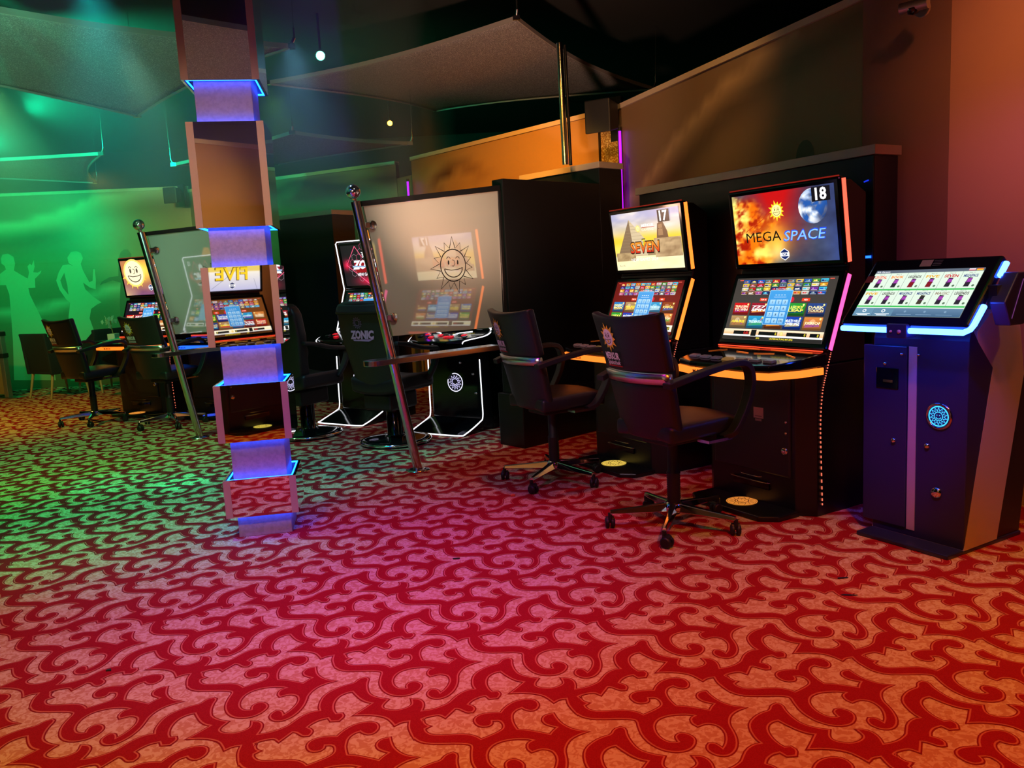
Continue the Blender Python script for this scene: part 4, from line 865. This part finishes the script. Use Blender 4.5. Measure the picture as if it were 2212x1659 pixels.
    NM = [('CRYSTAL', (226, 90, 60)), ('BOOK', (236, 130, 30)), ('LEGENDS', (70, 66, 60)), ('FIVE', (214, 160, 30)), ('SEVEN', (186, 30, 30)), ('MEGASPACE', (40, 60, 120)), ('FIVE', (214, 160, 30)), ('LEGENDS', (70, 66, 60)), ('MEGASPACE', (40, 60, 120)), ('MEGASPACE', (40, 60, 120)), ('MAGIC', (150, 140, 120)), ('LEGENDS', (70, 66, 60))]
    for j in (0, 1):
        yb = h*(.56 if j == 0 else .2); c.rect(0, yb-.004, w, h*.032, (60, 176, 84))
        for i in range(6):
            x = w*i/6; 
            if i: c.rect(x, yb, w*.003, h*.37, (110, 124, 116)); c.k -= 1
            k9 = c.k; n, col = NM[j*6+i]; c.text('Platz %d' % (12+i+j*6 if j == 0 else 18+i), x+w*.083, yb+h*.325, h*.022, (90, 100, 96), al='c', bold=0); c.text(n, x+w*.083, yb+h*.25, h*.055, col, w=w*.12, al='c', bold=.03)
            k = x+w*.06; gold = j == 1 and i == 3
            c.poly([(k, yb+h*.05), (k+w*.045, yb+h*.05), (k+w*.05, yb+h*.23), (k+w*.01, yb+h*.24)], (40, 36, 44) if not gold else (60, 54, 40)); c.rect(k+w*.012, yb+h*.145, w*.036, h*.07, (150, 60, 160) if not gold else (40, 40, 40)); c.poly([(k+w*.0, yb+h*.135), (k+w*.055, yb+h*.14), (k+w*.055, yb+h*.15), (k, yb+h*.148)], (120, 40, 130)); c.disc(x+w*.14, yb+h*.07, w*.012, (84, 110, 84), 10)
            if j == 0 and i in (2, 3): c.poly([(k-w*.002, yb+h*.05), (k+w*.04, yb+h*.05), (k+w*.046, yb+h*.16), (k+w*.004, yb+h*.16)], (120, 24, 34))
            c.k = k9
    c.build('picture', SCREEN, hd)
    c = Canvas(O, (1, 0, 0), up, .0005); c.rect(.012, L*.63, .04, L*.1, (150, 40, 66)); c.build('red_sticker', PRINT, hd)
    c = Canvas(O, (1, 0, 0), up, .0005); c.rect(.25, L*.86, .055, L*.1, (150, 120, 140)); 
    for i in range(4): c.rect(.312, L*(.94-.025*i), .04, .003, (90, 80, 110))
    c.build('grey_sticker', PRINT, hd)
    CY = glow('cyan_blue_strip', (38, 84, 255), 26.)
    bk = -nn*.024
    def pt(x, s): return Vector((x, y0, z0))+up*s+bk
    for pts in ([pt(-.30, -.012), pt(-.055, -.014)], [pt(.045, -.014), pt(.285, -.014), pt(.306, .004), pt(.312, .03), pt(.314, L*.33)], [pt(.314, L*.74), pt(.314, L*.93)]):
        b = MB(); b.tube(pts, .0125, 8); b.build('light_strip', CY, hd)
    b = MB(); b.box(-.055, .045, y0-.012, y0+.06, z0-.06, z0+.004); rd = b.build('card_reader', NAVY, hd, bevel=.006)
    for x, r in ((-.03, .006), (.01, .009)): b = MB(); b.lathe([(r, 0), (r, -.004), (0, -.005)], (x, y0-.012, z0-.03), 12, 0, 'y'); b.build('sensor', mat('sensor_pink', (.6, .3, .3), .3), rd)
    q = [(.05, 1.09), (.03, 1.06), (.10, 1.04), (.2, 1.13), (.17, 1.245), (.10, 1.255)]
    b = MB(); b.prism([(-.02, 1.13), (.03, 1.03), (.13, 1.03), (.2, 1.12), (.14, 1.25), (.075, 1.25)], 'x', .318, .385); cb = b.build('card_box', NAVY, t, bevel=.006)
    b = MB(); b.box(.3, .34, .0, .1, 1.1, 1.2); b.build('box_bracket', BLACK, cb)
    b = MB(); b.tube([(.386, .03, 1.06), (.386, .11, 1.22)], .002, 5); b.build('box_seam', glow('violet_dim', (120, 60, 140), .5), cb)
kiosk()

# ================================================================ BACK CABINETS WITH METAL CORNICES
def back_cabinet(loc, deg, W, D, H, label, over=.05, rod=None):
    t = thing('wall_cabinet', loc, deg, label, 'cabinet', 'black back cabinets with metal cornices')
    b = MB(); b.box(0, W, 0, D, 0, H-.05); b.build('carcass', BLACK, t, bevel=.004)
    b = MB(); b.box(-over, W+over, -over, D, H-.05, H); b.build('cornice', CAPMAT, t, bevel=.002)
    return t
# local x to the viewer's right, y to the wall
c = back_cabinet((1.0055, 5.9905, 0), 30, 1.93, .205, 1.925, 'black back cabinet with metal cornice behind the pyramid and planet machines', .02)
b = MB(); b.tube([(1.875, -.004, 1.74), (1.905, -.012, 1.745)], .004, 8); b.build('bracket_lamp', glow('blue_dot', (30, 60, 255), .8), c)
b = MB(); b.box(1.905, 1.918, -.03, .0, 1.335, 1.348); b.build('status_lamp', glow('blue_point', (20, 80, 255), 5.), c)
back_cabinet((.195, 7.60, 0), 43, .93, .3, 2.25, 'tall black back cabinet with metal cornice right of the glass partition', .02)
back_cabinet((-2.62, 9.42, 0), 56, .9, .34, 2.15, 'dark back cabinet with brown cornice between column and right leaning post', .02)
back_cabinet((-4.16, 9.75, 0), 67, .9, .3, 1.98, 'black back cabinet with brown cornice, only its corner seen left of the left leaning post', .02)
t = thing('partition_pylon', (-.075, 6.29, 0), 41.5, 'black pylon that ends the right glass partition, with the low plinth', 'partition')
b = MB(); b.box(0, .125, 0, 1.35, 0, 2.07); b.build('upright', BLACK, t, bevel=.004)
b = MB(); b.box(-.03, .26, -.03, .85, 0, .42); b.build('plinth', BLACK, t, bevel=.006)
b = MB(); b.box(.02, .06, -.012, 0, 1.87, 1.885); b.build('wall_bracket', STEEL, t)
t = thing('steel_pole', (.555, 7.00, 2.25), 90, 'slim steel pole standing on the tall cabinet below the right sail', 'pole')
b = MB(); b.tube([(0, 0, 0), (-.01, 0, .99)], .027, 18); b.build('tube', STEEL, t)
b = MB(); b.tube([(.05, .06, 0), (.04, .06, .99)], .014, 10); b.build('dark_rod', BLACK, t)

# ================================================================ SAILS, LAMPS, SPEAKERS
def sail(corners, label, conc=.11, warp=.1, hooks=(0, 1, 2, 3)):
    t = thing('ceiling_sail', (sum(p[0] for p in corners)/4, sum(p[1] for p in corners)/4, sum(p[2] for p in corners)/4), 90, label, 'sail', 'grey glitter sails hung below the ceiling')
    o = t.location; K = [Vector(p)-o for p in corners]; Cc = Vector((0, 0, 0))
    def P(s, v):
        p = K[0]*(1-s)*(1-v)+K[1]*s*(1-v)+K[2]*s*v+K[3]*(1-s)*v
        e = conc*(4*s*(1-s)*(2*v-1)**2+4*v*(1-v)*(2*s-1)**2)
        return p*(1-e)+Vector((0, 0, warp*4*(s-.5)*(v-.5)))
    b = MB(); N = 20; vs = [P(i/N, j/N) for j in range(N+1) for i in range(N+1)]
    b.add(vs, [(j*(N+1)+i, j*(N+1)+i+1, (j+1)*(N+1)+i+1, (j+1)*(N+1)+i) for j in range(N) for i in range(N)], smooth=True); b.build('cloth', SAILM, t, solid=.006)
    HEM = mat('sail_hem', (.34, .31, .28), .6)
    for q in range(4):
        f = [lambda k: P(k, 0), lambda k: P(1, k), lambda k: P(1-k, 1), lambda k: P(0, 1-k)][q]
        b = MB(); b.strip([f(k/16) for k in range(17)], (0, 0, 1), .035, .012); b.build('hem', HEM, t)
    for q in hooks:
        p = P(*[(0, 0), (1, 0), (1, 1), (0, 1)][q]); d = Vector((p.x, p.y, 0)).normalized()
        b = MB(); b.tube([p, p+d*.03+Vector((0, 0, .06))], .012, 8); b.tube([p+d*.03+Vector((0, 0, .05)), p+d*.03+Vector((0, 0, .13))], .007, 8); b.tube([p+d*.03+Vector((0, 0, .12)), p+d*.05+Vector((0, 0, 3.9-o.z-p.z))], .0022, 5); b.box(p.x-.03, p.x+.03, p.y-.02, p.y+.02, p.z-.018, p.z+.018); b.build('corner_hook', STEEL, t)
sail([(.196, 6.97, 3.35), (1.684, 8.94, 3.35), (-.784, 10.48, 3.35), (-2.152, 7.84, 3.35)], 'large grey glitter sail right of centre, lit reddish, above the glass partition')
sail([(-1.486, 6.124, 3.0), (-3.204, 7.379, 3.0), (-4.56, 5.69, 3.0), (-2.84, 4.43, 3.0)], 'large grey glitter sail at upper left, behind the top of the column', .1, .08)
sail([(-2.12, 8.5, 2.85), (-.953, 8.81, 2.85), (-2.86, 10.57, 2.85), (-3.73, 9.41, 2.85)], 'grey glitter sail far behind, under the orange lamp', .09, .06)
sail([(-4.39, 9.1, 2.85), (-5.22, 10.57, 2.85), (-7.0, 10.0, 2.85), (-6.2, 8.4, 2.85)], 'grey glitter sail at the far left edge', .12, .05)
sail([(-.1, .5, 3.05), (-.05, 2.9, 3.05), (-2.7, 3.2, 3.05), (-2.7, .6, 3.05)], 'grey glitter sail above the photographer, seen in the top mirror box', .1, .1)
def lamp(loc, at, label, col, s, r=.05):
    t = thing('ceiling_spotlight', loc, 90, label, 'spotlight', 'coloured ceiling spotlights')
    d = (Vector(at)-Vector(loc)).normalized(); q = -d
    b = MB(); b.tube([d*.01, q*.02, q*.1, q*.13], [r*1.2, r*1.25, r*1.1, r*.5], 20); b.build('lamp_head', BLACK, t)
    b = MB(); b.tube([d*.012, d*.02], r, 20); b.build('lens', glow('lens_'+label.split()[0], col, s), t)
    b = MB(); b.tube([q*.06, q*.06+Vector((0, 0, .1)), Vector((q.x*.06, q.y*.06, 3.9-loc[2]))], .012, 8); b.build('hanger', BLACK, t)
lamp((-1.655, 7.953, 3.5), (-.4, 2, 1.2), 'green glowing spotlight under the ceiling, right of the column', (60, 255, 190), 30., .04)
lamp((-1.357, 10.358, 3.3), (0, 2, 1.2), 'orange glowing spotlight above the far sail', (255, 150, 40), 30., .03)
def speaker(loc, deg, label, s=1.):
    t = thing('loudspeaker', loc, deg, label, 'loudspeaker', 'small black loudspeakers on the walls')
    b = MB(); b.prism([(-.09*s, -.14*s), (.09*s, -.10*s), (.09*s, .10*s), (-.09*s, .12*s)], 'x', -.11*s, .11*s); b.build('body', PLASTIC, t, bevel=.012)
    b = MB(); b.tube([(0, .06*s, 0), (0, .16*s, .03), (0, .34*s, .1*s)], .02, 8); b.box(-.05*s, .05*s, .3*s, .36*s, -.16*s, .2*s); b.build('bracket', BLACK, t)
speaker((.915, 7.31, 2.69), 60, 'black loudspeaker on a bracket above the gold glitter strip', 1.1)
speaker((-4.78, 11.88, 2.74), 85, 'small black loudspeaker at the wall top left of the column', .9)
t = thing('security_camera', (2.10, 4.17, 2.56), 35, 'small silver security camera high on the right pillar', 'camera')
b = MB(); b.tube([(0, .07, .05), (0, .0, .02)], .012, 8); b.lathe([(.04, .06), (.04, .075)], (0, 0, 0), 16, 0, 'y'); b.build('bracket', ALU, t)
b = MB(); b.tube([(-.06, -.03, -.0), (.07, -.01, .0)], .028, 14); b.build('housing', ALU, t)
b = MB(); b.lathe([(0, -.03), (.024, -.022), (.03, 0)], (.0, -.02, -.012), 14); b.build('lens', BLACKG, t)

# ================================================================ THE SEATING CORNER AT FAR LEFT
WOODLEG = mat('light_wood', (.45, .3, .14), .5)
def tub_chair(loc, deg, label):
    t = thing('tub_armchair', loc, deg, label, 'armchair', 'dark tub armchairs with wooden legs')
    b = MB(); b.shell(lambda u, v: Vector(((1-2*u)*(.24+.06*v), -.25-.07*v, .36+.53*v)), 8, 8, (0, .06, 0)); b.build('backrest', FABRIC, t, bevel=.015)
    for sx in (-1, 1): b = MB(); b.prism([(-.27, .33), (.24, .33), (.25, .55), (.1, .62), (-.31, .88)], 'x', .24*sx, .295*sx); b.build('arm', FABRIC, t, bevel=.012)
    b = MB(); b.box(-.24, .24, -.25, .25, .33, .46); b.build('seat', FABRIC, t, bevel=.02)
    for sx in (-1, 1):
        for y0, y1 in ((-.22, -.29), (.21, .25)): b = MB(); b.tube([(.23*sx, y0, .34), (.25*sx, y1, 0)], [.02, .013], 8); b.build('leg', WOODLEG, t)
    return t
tub_chair((-6.28, 11.05, 0), 60, 'dark tub armchair with wooden legs behind the leftmost swivel chair')
tub_chair((-5.85, 11.45, 0), 150, 'dark tub armchair with wooden legs, second, half hidden behind the leftmost swivel chair')
t = thing('side_table', (-5.2, 10.9, 0), 80, 'small dark table with a steel foot behind the leftmost swivel chair', 'table')
b = MB(); b.box(-.3, .3, -.3, .3, .72, .75); b.build('table_top', BLACK, t, bevel=.004)
b = MB(); b.tube([(0, 0, .02), (0, 0, .72)], .03, 12); b.build('stem', STEEL, t)
b = MB(); b.box(-.22, .22, -.22, .22, 0, .02); b.build('foot', STEEL, t, bevel=.003)
t = thing('potted_flower', (-5.30, 10.72, .75), 0, 'green potted flower on the small dark table', 'plant')
b = MB(); b.prism([(-.07, -.05), (.07, -.05), (.07, .05), (-.07, .05)], 'z', 0, .09); b.build('pot', mat('pale_pot', (.6, .6, .5), .6), t, bevel=.006)
LEAF = mat('leaf_green', (.35, .5, .2), .6)
b = MB(); b.tube(smooth([(0, 0, .08), (.03, 0, .18), (.08, .02, .26), (.16, .02, .25)], 4), .005, 6); b.build('stem', LEAF, t)
r = random.Random(5); b = MB()
for i in range(26):
    p = Vector((.02+.15*r.random(), .02+r.uniform(-.05, .05), .2+.1*r.random()-.0)); a = r.random()*6.3; q = Vector((math.cos(a), .4*math.sin(a), r.uniform(-.5, .7)))*.065; s = Vector((-q.z, 0, q.x))*.5
    b.add([p, p+q*.5+s, p+q, p+q*.5-s, ], [(0, 1, 2, 3)])
b.build('petals', mat('petal_pale', (.85, .9, .6), .5), t, solid=.002)
t = thing('barrier_stand', (-7.04, 11.05, 0), 80, 'steel barrier post with a brown panel cut by the left picture edge', 'barrier')
b = MB(); b.box(.0, .06, -.04, .04, .02, .95); b.build('post', ALU, t, bevel=.004)
b = MB(); b.box(-.02, .24, -.1, .1, 0, .02); b.build('foot_plate', STEEL, t, bevel=.003)
b = MB(); b.box(-.5, -.01, -.012, .012, .06, .92); b.build('panel', mat('brown_panel', (.3, .17, .07), .5), t, bevel=.003)
for z in (.9, .6): b = MB(); b.box(-.05, .07, -.05, .05, z-.03, z+.03); b.build('clamp', PLASTIC, t, bevel=.004)
# crumbs on the carpet
def crumb(x, y, label, m, pts, h=.004):
    b = MB(); b.prism(pts, 'z', .0022, .0022+h); o = b.build('litter', m); o.location = (x, y, 0); tag(o, label, 'litter', 'bits of litter on the carpet')
crumb(-.033, 4.75, 'orange scrap of wrapper on the carpet beside the middle swivel chair', mat('orange_scrap', (.9, .2, .05), .3, emis=(.9, .2, .05), es=.0), [(-.012, -.01), (.014, -.008), (.018, .006), (.002, .018), (-.008, .006)], .012)
crumb(-1.516, 2.737, 'dark green crumb on the carpet at left front', mat('dark_crumb', (.02, .03, .02), .6), [(-.008, -.005), (.01, -.004), (.006, .007), (-.006, .006)], .005)
crumb(-.315, 3.709, 'pair of black threads on the carpet near the picture centre', mat('black_crumb', (.01, .01, .01), .6), [(-.016, -.003), (.0, -.006), (.02, -.002), (.016, .004), (-.01, .004)])
crumb(1.306, 3.052, 'nearer dark blue fleck on the carpet left of the terminal', mat('blue_fleck', (.01, .01, .05), .6), [(-.03, .004), (-.01, .008), (.035, -.006), (.0, -.006)], .003)
crumb(1.356, 3.228, 'farther dark blue fleck on the carpet left of the terminal', mat('blue_fleck', (.01, .01, .05), .6), [(-.022, -.003), (.024, -.001), (.02, .004), (-.02, .003)], .003)


# ================================================================ VOLUME AND BEAMS ADDED FOR THE GREEN LENS FLARE
hz = bpy.data.materials.new('thin_veil'); hz.use_nodes = True; nt = hz.node_tree
nt.nodes.remove(nt.nodes['Principled BSDF']); vs_ = nt.nodes.new('ShaderNodeVolumeScatter'); vs_.inputs['Density'].default_value = .075; vs_.inputs['Anisotropy'].default_value = .3
nt.links.new(vs_.outputs[0], nt.nodes['Material Output'].inputs['Volume'])
b = MB(); b.box(-8.5, -.6, 3.2, 11.8, 1.86, 3.88); o = b.build('veil', hz); tag(o, 'thin green-lit haze volume added to imitate lens flare at upper left', 'veil', kind='stuff')  # scattering box added in place of the green lens veil
HL = (-2.46, 3.95, 2.86)
for at, w, dg in (((-2.44, 4.5, 1.89), 120, 9), ((-2.62, 4.5, 1.95), 60, 12), ((-2.13, 4.5, 2.19), 50, 6), ((-1.92, 4.6, 1.95), 40, 7), ((-1.6, 4.6, 2.15), 40, 6), ((-1.95, 4.6, 2.5), 60, 16)):
    spot('flare_beam', HL, at, w*4.5, (0., 1., .42), dg, .7, .02)  # narrow spots added to draw the lens flare streaks
spot('veil_fill', (-4.3, 7.0, 2.7), (-5.0, 9.4, 3.0), 520, (0., 1., .45), 92, 1., .1)  # added green fill that lights the scattering box, no lamp seen
